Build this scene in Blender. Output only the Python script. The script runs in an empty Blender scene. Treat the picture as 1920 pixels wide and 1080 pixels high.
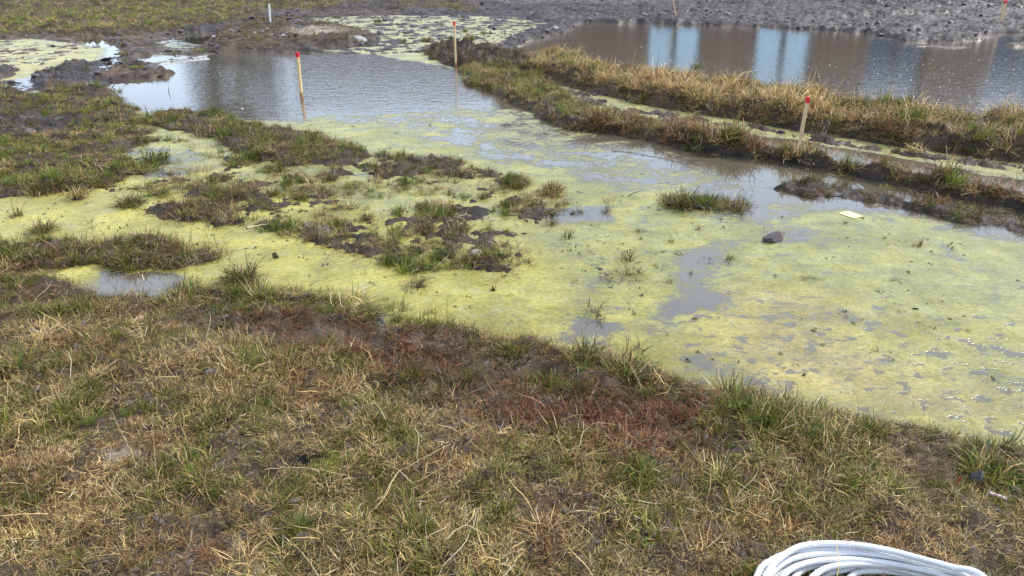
import bpy, bmesh, math, random
import numpy as np
from mathutils import Vector, Matrix
random.seed(7)
RNG = np.random.default_rng(11)
S = bpy.context.scene
COL = S.collection

# ------------------------------------------------------------------ camera, world, sun, exposure
CAM_H, PITCH, FPX = 1.70, math.radians(25.0), 1387.0
cam_d = bpy.data.cameras.new('camera')
cam = bpy.data.objects.new('camera', cam_d); COL.objects.link(cam)
cam.location = (0, 0, CAM_H); cam.rotation_euler = (math.radians(90) - PITCH, 0, 0)
cam_d.sensor_width = 36; cam_d.lens = FPX / 1920 * 36
cam_d.clip_start = 0.05; cam_d.clip_end = 3000
S.camera = cam

SUN_EL, SUN_AZ = math.radians(47), math.radians(62)     # azimuth measured from +Y towards +X: the sun stands ahead, to the right
w = bpy.data.worlds.new('World'); S.world = w; w.use_nodes = True
nt = w.node_tree; nt.nodes.clear()
sky = nt.nodes.new('ShaderNodeTexSky'); sky.sky_type = 'NISHITA'; sky.sun_disc = False
sky.sun_elevation = SUN_EL; sky.sun_rotation = SUN_AZ; sky.dust_density = 2.0
tc = nt.nodes.new('ShaderNodeTexCoord')
mp = nt.nodes.new('ShaderNodeMapping'); mp.inputs['Scale'].default_value = (1.2, 1.2, 3.2)
nz = nt.nodes.new('ShaderNodeTexNoise'); nz.inputs['Scale'].default_value = 2.2; nz.inputs['Detail'].default_value = 6
nt.links.new(tc.outputs['Generated'], mp.inputs[0]); nt.links.new(mp.outputs[0], nz.inputs['Vector'])
rp = nt.nodes.new('ShaderNodeMapRange'); rp.inputs['From Min'].default_value = .32; rp.inputs['From Max'].default_value = .62
rp.inputs['To Min'].default_value = .65; rp.inputs['To Max'].default_value = .95
nt.links.new(nz.outputs['Fac'], rp.inputs['Value'])
mx = nt.nodes.new('ShaderNodeMix'); mx.data_type = 'RGBA'
mx.inputs[7].default_value = (8.9, 10.7, 13.6, 1)
nt.links.new(rp.outputs[0], mx.inputs[0]); nt.links.new(sky.outputs[0], mx.inputs[6])
bg = nt.nodes.new('ShaderNodeBackground'); bg.inputs['Strength'].default_value = 0.11
nt.links.new(mx.outputs[2], bg.inputs[0])
ow = nt.nodes.new('ShaderNodeOutputWorld'); nt.links.new(bg.outputs[0], ow.inputs[0])

sd = bpy.data.lights.new('sun', 'SUN'); sd.energy = 3.8; sd.angle = math.radians(4); sd.color = (1, .95, .88)
sun = bpy.data.objects.new('sun', sd); COL.objects.link(sun)
dirv = Vector((math.sin(SUN_AZ) * math.cos(SUN_EL), math.cos(SUN_AZ) * math.cos(SUN_EL), math.sin(SUN_EL)))
sun.rotation_euler = (-dirv).to_track_quat('-Z', 'Y').to_euler(); sun.location = (10, 25, 30)

S.render.engine = 'CYCLES'
S.view_settings.view_transform = 'Standard'; S.view_settings.look = 'None'
S.view_settings.exposure = 0.22; S.view_settings.gamma = 1
S.render.resolution_x = 1024; S.render.resolution_y = 576
S.cycles.max_bounces = 6; S.cycles.transparent_max_bounces = 8

# ------------------------------------------------------------------ helpers
def gp(u, v, z=0.0):
    """where the sight line through a point of the photograph meets the level z"""
    x = (u - 960) / FPX; y = (v - 540) / FPX
    d = (x, math.cos(PITCH) - y * math.sin(PITCH), -math.sin(PITCH) - y * math.cos(PITCH))
    t = (z - CAM_H) / d[2]
    return (d[0] * t, d[1] * t)
def at_plane(u, v, Y):
    x = (u - 960) / FPX; y = (v - 540) / FPX
    d = (x, math.cos(PITCH) - y * math.sin(PITCH), -math.sin(PITCH) - y * math.cos(PITCH))
    t = Y / d[1]
    return (d[0] * t, Y, CAM_H + d[2] * t)
def mpp(x, y):                                     # metres per photo pixel at a ground point
    return math.sqrt(x * x + y * y + CAM_H ** 2) / FPX
def tag(o, label=None, cat=None, group=None, kind=None):
    if label: o['label'] = label
    if cat: o['category'] = cat
    if group: o['group'] = group
    if kind: o['kind'] = kind
    return o
def link(name, me, mat=None, parent=None, smooth=False):
    o = bpy.data.objects.new(name, me); COL.objects.link(o)
    if mat is not None and len(me.materials) == 0: me.materials.append(mat)
    if parent is not None: o.parent = parent
    if smooth: me.polygons.foreach_set('use_smooth', [True] * len(me.polygons))
    return o
def empty(name, loc=(0, 0, 0)):
    o = bpy.data.objects.new(name, None); COL.objects.link(o); o.location = loc
    o.empty_display_size = .05
    return o
def mesh_np(name, V, F, attrs=None):
    """V (n,3), F (m,k) one polygon size"""
    me = bpy.data.meshes.new(name)
    V = np.ascontiguousarray(V, dtype=np.float32); F = np.ascontiguousarray(F, dtype=np.int32)
    me.vertices.add(len(V)); me.vertices.foreach_set('co', V.ravel())
    k = F.shape[1]
    me.loops.add(F.size); me.loops.foreach_set('vertex_index', F.ravel())
    me.polygons.add(len(F)); me.polygons.foreach_set('loop_start', np.arange(0, F.size, k, dtype=np.int32))
    try: me.polygons.foreach_set('loop_total', np.full(len(F), k, dtype=np.int32))
    except Exception: pass
    me.update(calc_edges=True)
    for nm, arr in (attrs or {}).items():
        arr = np.asarray(arr, dtype=np.float32)
        if arr.ndim == 1:
            a = me.attributes.new(nm, 'FLOAT', 'POINT'); a.data.foreach_set('value', arr)
        elif arr.shape[1] == 4:
            a = me.attributes.new(nm, 'FLOAT_COLOR', 'POINT'); a.data.foreach_set('color', arr.ravel())
        else:
            a = me.attributes.new(nm, 'FLOAT_VECTOR', 'POINT'); a.data.foreach_set('vector', arr.ravel())
    return me

# gradient noise
def _hash(ix, iy, seed):
    h = (ix.astype(np.int64) * 374761393 + iy.astype(np.int64) * 668265263 + seed * 1442695041) & 0xffffffff
    h = ((h ^ (h >> 13)) * 1274126177) & 0xffffffff
    return (h ^ (h >> 16)) & 0xffff
def noise2(x, y, seed=0):
    x0 = np.floor(x); y0 = np.floor(y); fx = x - x0; fy = y - y0
    ix = x0.astype(np.int64); iy = y0.astype(np.int64)
    u = fx * fx * fx * (fx * (fx * 6 - 15) + 10); v = fy * fy * fy * (fy * (fy * 6 - 15) + 10)
    def g(dx, dy):
        a = _hash(ix + dx, iy + dy, seed) * (2 * np.pi / 65536)
        return np.cos(a) * (fx - dx) + np.sin(a) * (fy - dy)
    n00, n10, n01, n11 = g(0, 0), g(1, 0), g(0, 1), g(1, 1)
    return ((n00 * (1 - u) + n10 * u) * (1 - v) + (n01 * (1 - u) + n11 * u) * v) * 1.5
def fbm(x, y, f, octv, seed, gain=.5):
    s = 0; a = 1; t = 0
    for o in range(octv):
        s = s + a * noise2(x * f + 13.7 * o, y * f - 7.1 * o, seed + o); t += a; a *= gain; f *= 2.03
    return s / t
def sstep(a, b, x):
    t = np.clip((x - a) / (b - a), 0, 1); return t * t * (3 - 2 * t)

def sdf(px, py, poly):
    """signed distance, positive inside"""
    P = np.asarray(poly, float); n = len(P)
    d2 = np.full(px.shape, 1e18); ins = np.zeros(px.shape, bool)
    for i in range(n):
        ax, ay = P[i]; bx, by = P[(i + 1) % n]
        ex, ey = bx - ax, by - ay; L = ex * ex + ey * ey + 1e-12
        t = np.clip(((px - ax) * ex + (py - ay) * ey) / L, 0, 1)
        dx = px - ax - t * ex; dy = py - ay - t * ey
        d2 = np.minimum(d2, dx * dx + dy * dy)
        c = ((ay > py) != (by > py))
        if ey != 0: ins ^= c & (px < (ex) * (py - ay) / ey + ax)
    return np.where(ins, 1, -1) * np.sqrt(d2)

# ------------------------------------------------------------------ the lie of the land: painted layers, traced on the ground
M1 = (.050, .041, .042); M2 = (.105, .078, .056); M3 = (.024, .019, .017); M4 = (.21, .165, .125); SILT = (.34, .33, .30); PK = (.068, .047, .034)
LAYERS = []
def Z(pts, z=0.0): return [gp(u, v, z) for u, v in pts]
def L(pts, soft, z=0.0, world=False, **kw):
    LAYERS.append((pts if world else Z(pts, z), soft, kw))
SHORE = [(-900, 440), (-300, 480), (0, 512), (60, 530), (130, 548), (200, 560), (300, 568), (400, 572), (520, 576), (600, 578), (700, 598), (780, 618), (860, 635),
         (940, 655), (1040, 668), (1110, 678), (1180, 695), (1250, 718), (1300, 742), (1380, 762), (1440, 775), (1500, 785), (1560, 797), (1640, 806),
         (1720, 820), (1800, 835), (1880, 858), (1960, 890), (2300, 1010), (2900, 1400)]
# base: bare wet mud of the far side
BASE = dict(h=.07, amp=.08, g=.03, gr=.3, st=.4, ru=.2, dk=.8, ln=.8, c=M1, wet=.7, pat=.5)
for k_, (u0, v0, u1, v1) in enumerate([(900, 12, 1500, 22), (1050, 34, 1300, 28), (1350, 40, 1800, 30), (1500, 8, 2100, 22), (1250, 2, 1600, -8), (700, -6, 1100, 2), (1550, 52, 1720, 58)]):
    L([(u0, v0 - 1.5), ((u0 + u1) / 2, (v0 + v1) / 2 - 3), (u1, v1 - 1.5), (u1, v1 + 1.5), ((u0 + u1) / 2, (v0 + v1) / 2 + 2), (u0, v0 + 1.5)], .35, h=-.04 + .02 * (k_ % 2), amp=.05, wet=1.3, c=(.042, .034, .034))
L([(1000, -20), (1300, -10), (1250, 10), (900, 8)], 1., h=.12, c=(.10, .083, .08), wet=.35)
L([(1600, 0), (2000, -10), (2100, 14), (1700, 18)], 1., h=.10, amp=.15, c=(.045, .037, .036), wet=.5)
# grassy flats far left
L([(-1800, -70), (420, -70), (560, -20), (700, 5), (640, 14), (500, 25), (440, 38), (455, 46), (380, 48), (300, 60), (200, 68), (60, 66), (0, 74), (-200, 80), (-1800, 90)],
  .5, h=.08, amp=.13, g=1.0, gr=.95, st=.9, ru=.40, dk=1.8, ln=.85, c=(.12, .105, .045), wet=.5, pat=1.9)
L([(640, 8), (860, 8), (880, 20), (700, 26), (640, 20)], .3, h=.1, g=.4, gr=.5, ru=.3, pat=1.2)
L([(500, 20), (640, 18), (760, 22), (760, 30), (600, 32), (480, 34)], .3, h=.03, g=.0, c=PK, wet=.8)
# near pool bed
L([(-1800, 95), (-600, 84), (0, 75), (110, 74), (180, 66), (250, 68), (300, 72), (320, 62), (420, 60), (430, 90), (470, 100), (560, 97), (700, 101), (810, 99), (850, 118), (930, 128), (1000, 140), (1100, 172), (1300, 212),
   (1560, 258), (1920, 305), (2600, 420), (3400, 700), (4200, 1200)] + SHORE[::-1], .10, h=-.055, amp=.018, g=0, c=M2, wet=1, pat=0, ln=.8)
# algae marsh behind the pool
L([(560, 34), (700, 28), (960, 30), (1040, 45), (970, 70), (930, 95), (830, 96), (700, 104), (600, 98), (560, 90), (690, 86), (680, 70), (600, 55)], .25, h=-.004, amp=.035, g=.10, gr=.6, c=M1, wet=1, pat=1)
L([(740, 8), (800, 8), (880, 18), (890, 26), (800, 22), (745, 18)], .12, h=.07, g=.8, gr=.65, c=M2, dk=.95, ru=.1)
# strip of algae and pale water between far left land and pool
L([(180, 68), (330, 60), (430, 84), (400, 104), (300, 106), (230, 100)], .2, h=.006, amp=.035, g=.08, c=PK)
# far pool
L([(955, 96), (985, 80), (1010, 74), (1060, 62), (1085, 46), (1100, 42), (1200, 44), (1400, 49), (1500, 54), (1600, 60), (1650, 66), (1690, 76), (1760, 80), (1840, 74), (1870, 66), (1960, 56), (2300, 46), (2600, 60), (3300, 140), (3300, 330),
   (1920, 225), (1500, 185), (1200, 140), (1030, 125)], .13, h=-.10, amp=.012, g=0, c=M2, wet=1)
L([(1690, 86), (1780, 84), (1840, 90), (1780, 92)], .1, h=.008, amp=.01)
L([(1870, 84), (1960, 78), (2100, 84), (1960, 92)], .1, h=.03, amp=.02)
L([(1015, 66), (1050, 58), (1062, 52), (1045, 56)], .06, h=.01, amp=.02, c=SILT)
# dark puddle and the stony mound around the white post
L([(306, 84), (330, 74), (390, 60), (425, 64), (400, 84), (350, 92)], .18, h=-.05, amp=.02, c=M1)
L([(400, 96), (395, 84), (430, 62), (480, 46), (540, 40), (600, 50), (690, 66), (700, 78), (650, 90), (560, 94), (470, 98)], .22, h=.13, amp=.07, g=.42, gr=.22, st=.45, ru=.3, c=PK, wet=.3, pat=1.1, ln=.8)
L([(540, 62), (620, 60), (660, 70), (600, 80), (550, 78)], .2, g=.03, c=M4, wet=.2)
L([(-600, 150), (60, 150), (90, 125), (180, 110), (260, 100), (230, 150), (180, 195), (60, 190), (-600, 200)], .2, h=-.004, amp=.035, c=M1, g=.0)
L([(-900, 84), (170, 70), (220, 95), (100, 125), (-900, 150)], .3, h=-.008, amp=.035, c=M2, g=.0)
# left mud banks
L([(215, 80), (260, 72), (270, 84), (250, 92)], .12, h=.10, amp=.05, g=.25, c=M2, gr=.2, dk=.6)
L([(225, 104), (250, 92), (300, 98), (250, 108)], .12, h=.06, amp=.03, g=.15, c=PK, gr=.2)
L([(70, 170), (60, 150), (90, 132), (120, 120), (180, 118), (175, 138), (150, 152), (120, 172), (90, 180)], .10, h=.04, amp=.075, g=.10, c=M1, wet=.6, dk=.6)
L([(185, 150), (200, 136), (225, 124), (245, 108), (270, 122), (300, 130), (332, 138), (300, 144), (240, 149)], .08, h=.05, amp=.07, g=.04, c=PK, wet=.6)
L([(265, 122), (330, 106), (390, 104), (400, 112), (340, 120), (300, 122)], .12, h=.008, amp=.008, g=0, c=SILT, wet=1)
L([(-200, 142), (-100, 130), (20, 130), (24, 140), (0, 148), (-200, 160)], .1, h=.08, amp=.02, g=.1, c=M1)
# broken marsh in the middle
L([(180, 240), (270, 240), (420, 290), (700, 300), (860, 325), (1010, 345), (1110, 400), (1090, 500), (960, 530), (800, 500), (640, 480), (540, 440), (400, 430), (260, 400), (180, 350)], .25, h=-.014, amp=.060, g=.95, gr=.58, st=.5, ru=.15, c=M3, pat=2.3, dk=.95, ln=.62)
L([(1090, 400), (1160, 370), (1240, 420), (1200, 520), (1100, 530), (1060, 480)], .25, h=-.03, amp=.05, g=.9, gr=.5, c=M3, pat=2.2, dk=.7, ln=.5)
L([(250, 265), (400, 275), (430, 300), (380, 335), (250, 325)], .15, h=-.022, amp=.04, g=.5, gr=.5, c=M2, pat=1.4, dk=.85)
L([(620, 340), (860, 350), (860, 380), (640, 390)], .15, h=-.022, amp=.04, g=.8)
L([(-200, 372), (200, 368), (300, 395), (420, 432), (600, 470), (560, 500), (380, 455), (200, 440), (-200, 440)], .15, h=-.035, amp=.035, g=.3, gr=.5, pat=1.6, c=M3, dk=.9, ln=.75)
# grassy mass to the left
L([(-1200, 150), (0, 168), (40, 176), (60, 185), (110, 175), (160, 165), (225, 172), (215, 185), (255, 203), (260, 222), (245, 240), (275, 255), (262, 270), (215, 290), (235, 330), (200, 352), (130, 357), (60, 368), (0, 372), (-1200, 420)],
  .10, h=.035, amp=.07, g=1.05, gr=.78, st=.6, ru=.25, c=M3, wet=.5, pat=.85, dk=1.1, ln=.68)
L([(-300, 215), (60, 215), (120, 235), (60, 255), (-300, 260)], .2, g=.35, c=M1, dk=.65)
L([(150, 172), (225, 172), (222, 183), (180, 190)], .06, g=.1, c=PK)
L([(262, 233), (300, 214), (400, 208), (440, 232), (520, 242), (620, 258), (690, 286), (690, 300), (640, 309), (560, 312), (470, 300), (400, 262), (330, 246)],
  .07, h=.030, amp=.06, g=1.1, gr=.62, st=.45, ru=.15, c=M3, pat=.6, dk=.9, ln=.72)
L([(700, 293), (780, 295), (870, 306), (960, 328), (1000, 344), (985, 353), (900, 340), (830, 332), (720, 316)], .06, h=.008, amp=.06, g=1., gr=.6, st=.35, ru=.1, c=M3, pat=.9, dk=.85, ln=.65)
L([(205, 346), (330, 345), (400, 348), (420, 366), (380, 374), (300, 368), (200, 360)], .05, h=.0, amp=.06, g=1., gr=.5, c=M3, pat=.9, ln=.65, dk=.85)
L([(265, 392), (340, 386), (420, 360), (480, 362), (530, 385), (600, 412), (600, 436), (560, 445), (470, 428), (400, 424), (330, 415)], .05, h=.002, amp=.06, g=1., gr=.5, st=.5, c=M3, pat=.9, ln=.65, dk=.85)
L([(640, 445), (700, 440), (800, 462), (880, 478), (970, 498), (965, 516), (860, 508), (740, 508), (690, 488), (640, 478)], .05, h=.010, amp=.06, g=1.1, gr=.6, st=.5, c=M3, pat=.8, dk=.85, ln=.65)
L([(560, 436), (640, 440), (700, 455), (640, 470), (580, 460)], .04, h=.0, amp=.07, g=.8, gr=.4, c=M3, pat=.5, dk=.85)
L([(1060, 400), (1330, 410), (1250, 520), (1100, 530), (1000, 500)], .3, h=-.045, amp=.05, g=0, c=M3)
L([(870, 395), (900, 388), (935, 398), (925, 412), (885, 412)], .04, h=.012, amp=.05, g=.25, c=M3, gr=.1, dk=.5)
L([(1235, 372), (1300, 370), (1345, 382), (1400, 386), (1400, 394), (1330, 394), (1250, 388)], .04, h=.022, amp=.03, g=.7, gr=.55, c=M3, dk=.8)
# lower left
L([(-900, 430), (-200, 450), (0, 458), (90, 452), (200, 448), (290, 452), (380, 468), (410, 488), (340, 508), (250, 506), (180, 498), (100, 505), (0, 508), (-900, 470)], .07, h=.012, amp=.06, g=.95, gr=.55, st=.4, ru=.2, c=M2, wet=.7, pat=.9, dk=.75)
# foreground bank
L(SHORE + [(2900, 4000), (960, 6000), (-2500, 4000), (-900, 440)], .07, h=.05, amp=.04, g=.93, gr=.30, st=.72, ru=.14, c=M2, wet=.2, pat=.5, dk=.98, ln=.62)
L([(-100, 530), (200, 556), (520, 574), (700, 600), (860, 640), (1040, 672), (1250, 730), (1380, 780), (1300, 840), (1000, 760), (800, 700), (500, 640), (200, 600), (-100, 590)], .18, h=.03, amp=.055, g=.95, gr=.36, st=.5, ru=.8, c=PK, wet=.15, pat=1.0, dk=.8, ln=.6)
L([(330, 535), (480, 545), (640, 560), (800, 600), (900, 640), (860, 648), (700, 612), (560, 590), (330, 588)], .10, h=.004, amp=.05, g=1.1, gr=.85, ru=.05, dk=.95, ln=.7, pat=1.0, c=M3)
L([(720, 690), (900, 700), (1150, 760), (1400, 850), (1340, 880), (1100, 850), (900, 780), (740, 740)], .12, g=.85, gr=.08, ru=1.2, dk=.68, pat=.9)
L([(380, 590), (560, 598), (760, 640), (900, 690), (820, 720), (600, 670), (420, 630)], .14, ru=1.05, gr=.12, dk=.72)
L([(1600, 868), (1700, 880), (1720, 920), (1660, 925), (1610, 895)], .03, g=.03, c=M4, wet=.1)
L([(590, 615), (700, 640), (850, 645), (840, 668), (680, 672), (560, 640)], .04, g=.3, inner=1, c=PK, wet=.2)
L([(940, 678), (1030, 690), (1010, 706), (930, 696)], .03, g=.3, inner=1, c=PK, wet=.2)
L([(-100, 540), (330, 570), (420, 640), (330, 740), (100, 760), (-100, 740)], .3, gr=.40, ru=.15)
L([(1380, 790), (1560, 810), (1640, 830), (1700, 900), (1600, 960), (1420, 930), (1330, 860)], .15, gr=.58, ru=.08, ln=.85, dk=.9, g=1)
L([(1640, 820), (1900, 870), (2200, 980), (1980, 1000), (1760, 960), (1700, 870)], .12, gr=.55, ru=.12, dk=.9)
L([(1150, 970), (1260, 960), (1290, 1010), (1180, 1030)], .05, gr=.7, ru=.05)
L([(100, 880), (700, 900), (1000, 960), (700, 1060), (200, 1080), (0, 1000)], .25, gr=.36)
L([(200, 860), (262, 862), (268, 890), (190, 890)], .04, g=.12, c=M4)
L([(1440, 1060), (1520, 1035), (1640, 1040), (1840, 1095), (1900, 1500), (1300, 1500)], .03, g=.6, inner=1, ln=.55, pat=.2)
# straw ridge, running off to the right
R1 = Z([(880, 118), (960, 108), (1060, 108)], .08) + Z([(1150, 110), (1250, 118), (1350, 132), (1480, 148), (1600, 172), (1750, 186), (1920, 196), (2300, 215), (3000, 250)], .27)
R1 += Z([(3000, 480), (2300, 360), (1920, 302), (1850, 292), (1700, 272), (1560, 250), (1420, 226), (1300, 206), (1200, 194), (1130, 172), (1050, 150), (1000, 138), (930, 132)])
L(R1, .16, world=True, h=.15, amp=.10, g=1.5, gr=.36, st=.95, ru=.22, c=M3, wet=.3, pat=.85, dk=1.05, ln=1.1)
L([(1480, 160), (1700, 185), (1920, 200), (1920, 250), (1750, 240), (1560, 200)], .25, z=.2, gr=.58, st=.75)
L(Z([(1060, 116), (1250, 136), (1480, 172), (1640, 200)], .25) + Z([(1640, 240), (1450, 212), (1200, 170), (1060, 138)], .1), .15, world=True, gr=.12, st=1.25, ln=1.3, ru=.15, dk=1.1)
# root heap
L([(812, 96), (840, 84), (900, 96), (960, 108), (1000, 128), (960, 140), (900, 134), (850, 124), (815, 112)], .10, h=.10, amp=.15, g=1.2, gr=.1, st=.1, ru=.25, dk=.30, c=(.020, .016, .016), wet=.45, pat=.8, ln=.5)
# near ridge, green at its left end
R2 = Z([(862, 128), (920, 126), (1000, 140)], .08) + Z([(1040, 150), (1100, 185), (1180, 206), (1300, 224), (1390, 245), (1500, 268), (1600, 284), (1700, 300), (1800, 318), (1920, 340), (2300, 410), (3000, 560)], .15)
R2 += Z([(3000, 680), (2300, 490), (1920, 398), (1800, 372), (1700, 346), (1620, 335), (1540, 322), (1450, 302), (1330, 292), (1250, 272), (1150, 250), (1060, 240), (1000, 210), (930, 178), (880, 154)])
L(R2, .09, world=True, h=.095, amp=.085, g=1.35, gr=.30, st=.55, ru=.45, c=M3, wet=.6, pat=.3, dk=.95, ln=1.1)
L([(860, 128), (960, 135), (1060, 175), (1120, 215), (1200, 240), (1060, 236), (1000, 206), (930, 174), (870, 150)], .12, gr=.72, st=.5, ru=.12, g=1.6, dk=1.1, ln=.9, h=.05)
# shelf of mud under it and the ditch between the ridges
L([(1290, 282), (1450, 298), (1620, 330), (1800, 368), (1920, 394), (2300, 480), (2300, 520), (1920, 420), (1750, 380), (1620, 345), (1450, 312), (1300, 292)], .04, h=-.02, amp=.01, g=0, c=M3)
L([(1430, 352), (1500, 342), (1600, 352), (1700, 372), (1800, 396), (1920, 415), (2300, 510), (2300, 590), (1920, 440), (1830, 424), (1750, 404), (1690, 388), (1620, 378), (1500, 366)], .06, h=.018, amp=.05, g=.65, gr=.4, ru=.6, dk=.7, ln=.7, c=M3, wet=1, pat=1.2)
L([(1040, 166), (1110, 176), (1170, 202), (1300, 218), (1420, 238), (1560, 262), (1700, 284), (1920, 312), (2300, 372), (2300, 395), (1920, 330), (1760, 305), (1640, 285), (1500, 262), (1400, 242), (1300, 232), (1160, 216), (1090, 196)], .07,
  h=-.003, amp=.075, g=.30, gr=.6, c=M3, wet=1, pat=1.5, dk=.7, ln=.6)

KEYS = ['h', 'amp', 'g', 'gr', 'st', 'ru', 'dk', 'ln', 'wet', 'pat']
MOUNDS = []                                       # (x, y, radius, height): little root mounds under single tussocks
def field(x, y):
    x = np.asarray(x, float); y = np.asarray(y, float)
    dd = np.clip(np.hypot(x, y) / 5, .5, 3)
    wx = x + (.07 * fbm(x, y, 2.6, 4, 3)) * dd; wy = y + (.10 * fbm(x, y, 2.6, 4, 9)) * dd
    A = {k: np.full(x.shape, float(BASE[k])) for k in KEYS}
    c = np.tile(np.array(BASE['c'], float), (len(x), 1))
    for poly, soft, kw in LAYERS:
        P = np.asarray(poly)
        lo = P.min(0) - soft * 1.2; hi = P.max(0) + soft * 1.2
        idx = np.nonzero((wx > lo[0]) & (wx < hi[0]) & (wy > lo[1]) & (wy < hi[1]))[0]
        if not len(idx): continue
        sd_i = sdf(wx[idx], wy[idx], poly); m = sstep(-soft, soft, sd_i)
        for k, v in kw.items():
            if k == 'c':
                c[idx] = c[idx] * (1 - m[:, None]) + np.array(v) * m[:, None]
            elif k == 'g' and v > .15 and not kw.get('inner'):
                mg = sstep(-1.5 * soft - .03, -.3 * soft, sd_i); A[k][idx] = A[k][idx] * (1 - mg) + v * mg
            elif k != 'inner': A[k][idx] = A[k][idx] * (1 - m) + v * m
    n1 = fbm(x, y, 1.6, 5, 21, .55); n2 = fbm(x, y, 9, 3, 33, .6)
    rough = 1 - np.abs(fbm(x, y, 5.5, 4, 41, .6)) * 2.2
    n3 = fbm(x, y, 3.8, 3, 61, .6); n4 = fbm(x, y, 28, 2, 65)
    h = A['h'] + A['amp'] * (.8 * n1 + .9 * n3 + .55 * n2 + .55 * (rough - .55) + .25 * n4)
    far = sstep(14, 24, y)
    h = h + far * .25 * (fbm(x, y, .35, 3, 77)) * (A['h'] > .03)
    for mx_, my_, r, hh in MOUNDS:
        i = np.nonzero((np.abs(x - mx_) < 2.5 * r) & (np.abs(y - my_) < 2.5 * r))[0]
        if len(i):
            q = ((x[i] - mx_) ** 2 + (y[i] - my_) ** 2) / (r * r)
            e = np.exp(-q); h[i] = np.maximum(h[i], -.05 + (hh + .05) * e + .012 * n2[i])
            c[i] = c[i] * (1 - e[:, None]) + np.array(M3) * e[:, None]
    A['h'] = h; A['c'] = c
    return A

# ------------------------------------------------------------------ materials
def new_mat(name):
    m = bpy.data.materials.new(name); m.use_nodes = True; nt = m.node_tree; nt.nodes.clear()
    out = nt.nodes.new('ShaderNodeOutputMaterial')
    return m, nt, out
def N(nt, t, **kw):
    n = nt.nodes.new(t)
    for k, v in kw.items():
        if k in n.inputs.keys(): n.inputs[k].default_value = v
        else: setattr(n, k, v)
    return n
def lk(nt, a, b): nt.links.new(a, b)
def math_(nt, op, a, b=None, clamp=False):
    n = nt.nodes.new('ShaderNodeMath'); n.operation = op; n.use_clamp = clamp
    for i, s in enumerate((a, b)):
        if s is None: continue
        if isinstance(s, (int, float)): n.inputs[i].default_value = s
        else: nt.links.new(s, n.inputs[i])
    return n.outputs[0]
def mixc(nt, f, a, b):
    n = nt.nodes.new('ShaderNodeMix'); n.data_type = 'RGBA'
    for i, s in ((0, f), (6, a), (7, b)):
        if isinstance(s, (int, float)): n.inputs[i].default_value = s
        elif isinstance(s, tuple): n.inputs[i].default_value = s if len(s) == 4 else s + (1,)
        else: nt.links.new(s, n.inputs[i])
    return n.outputs[2]
def maprange(nt, v, a, b, c=0., d=1., smooth=False):
    n = nt.nodes.new('ShaderNodeMapRange')
    if smooth: n.interpolation_type = 'SMOOTHSTEP'
    nt.links.new(v, n.inputs[0])
    for i, s in enumerate((a, b, c, d)): n.inputs[i + 1].default_value = s
    return n.outputs[0]
def scalec(nt, col, f):
    n = nt.nodes.new('ShaderNodeVectorMath'); n.operation = 'SCALE'
    nt.links.new(col, n.inputs[0])
    if isinstance(f, (int, float)): n.inputs['Scale'].default_value = f
    else: nt.links.new(f, n.inputs['Scale'])
    return n.outputs[0]

def ground_material():
    m, nt, out = new_mat('wet_mud')
    tc = N(nt, 'ShaderNodeTexCoord').outputs['Object']
    at = N(nt, 'ShaderNodeAttribute', attribute_name='gcol'); wt = N(nt, 'ShaderNodeAttribute', attribute_name='wet')
    n1 = N(nt, 'ShaderNodeTexNoise', Scale=9., Detail=8., Roughness=.65); lk(nt, tc, n1.inputs['Vector'])
    n2 = N(nt, 'ShaderNodeTexNoise', Scale=60., Detail=5., Roughness=.7); lk(nt, tc, n2.inputs['Vector'])
    n3 = N(nt, 'ShaderNodeTexNoise', Scale=2.2, Detail=5.); lk(nt, tc, n3.inputs['Vector'])
    vo = N(nt, 'ShaderNodeTexVoronoi', Scale=26.); lk(nt, tc, vo.inputs['Vector'])
    f = math_(nt, 'MULTIPLY', maprange(nt, n1.outputs[0], .3, .7, .45, 1.55), maprange(nt, n2.outputs[0], .3, .7, .6, 1.4))
    f = math_(nt, 'MULTIPLY', f, maprange(nt, n3.outputs[0], .3, .7, .6, 1.5))
    col = scalec(nt, at.outputs['Color'], f)
    # scattered pale specks of grit and straw
    n4 = N(nt, 'ShaderNodeTexNoise', Scale=140., Detail=2.); lk(nt, tc, n4.inputs['Vector'])
    col = mixc(nt, maprange(nt, n4.outputs[0], .68, .74, 0, .6), col, (.36, .32, .25))
    wetm = math_(nt, 'MULTIPLY', wt.outputs['Fac'], math_(nt, 'MULTIPLY', maprange(nt, n1.outputs[0], .38, .62, .35, 1.), maprange(nt, n3.outputs[0], .38, .6, .45, 1.15)), True)
    rough = maprange(nt, wetm, 0, 1, .85, .22)
    p = N(nt, 'ShaderNodeBsdfPrincipled'); lk(nt, col, p.inputs['Base Color']); lk(nt, rough, p.inputs['Roughness'])
    p.inputs['IOR'].default_value = 1.4; p.inputs['Specular IOR Level'].default_value = .36
    b1 = N(nt, 'ShaderNodeBump', Strength=.8, Distance=.03); lk(nt, n1.outputs[0], b1.inputs['Height'])
    b2 = N(nt, 'ShaderNodeBump', Strength=.7, Distance=.010); lk(nt, n2.outputs[0], b2.inputs['Height']); lk(nt, b1.outputs[0], b2.inputs['Normal'])
    b3 = N(nt, 'ShaderNodeBump', Strength=.4, Distance=.012); lk(nt, vo.outputs['Distance'], b3.inputs['Height']); lk(nt, b2.outputs[0], b3.inputs['Normal'])
    lk(nt, b3.outputs[0], p.inputs['Normal']); lk(nt, p.outputs[0], out.inputs[0])
    return m

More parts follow.
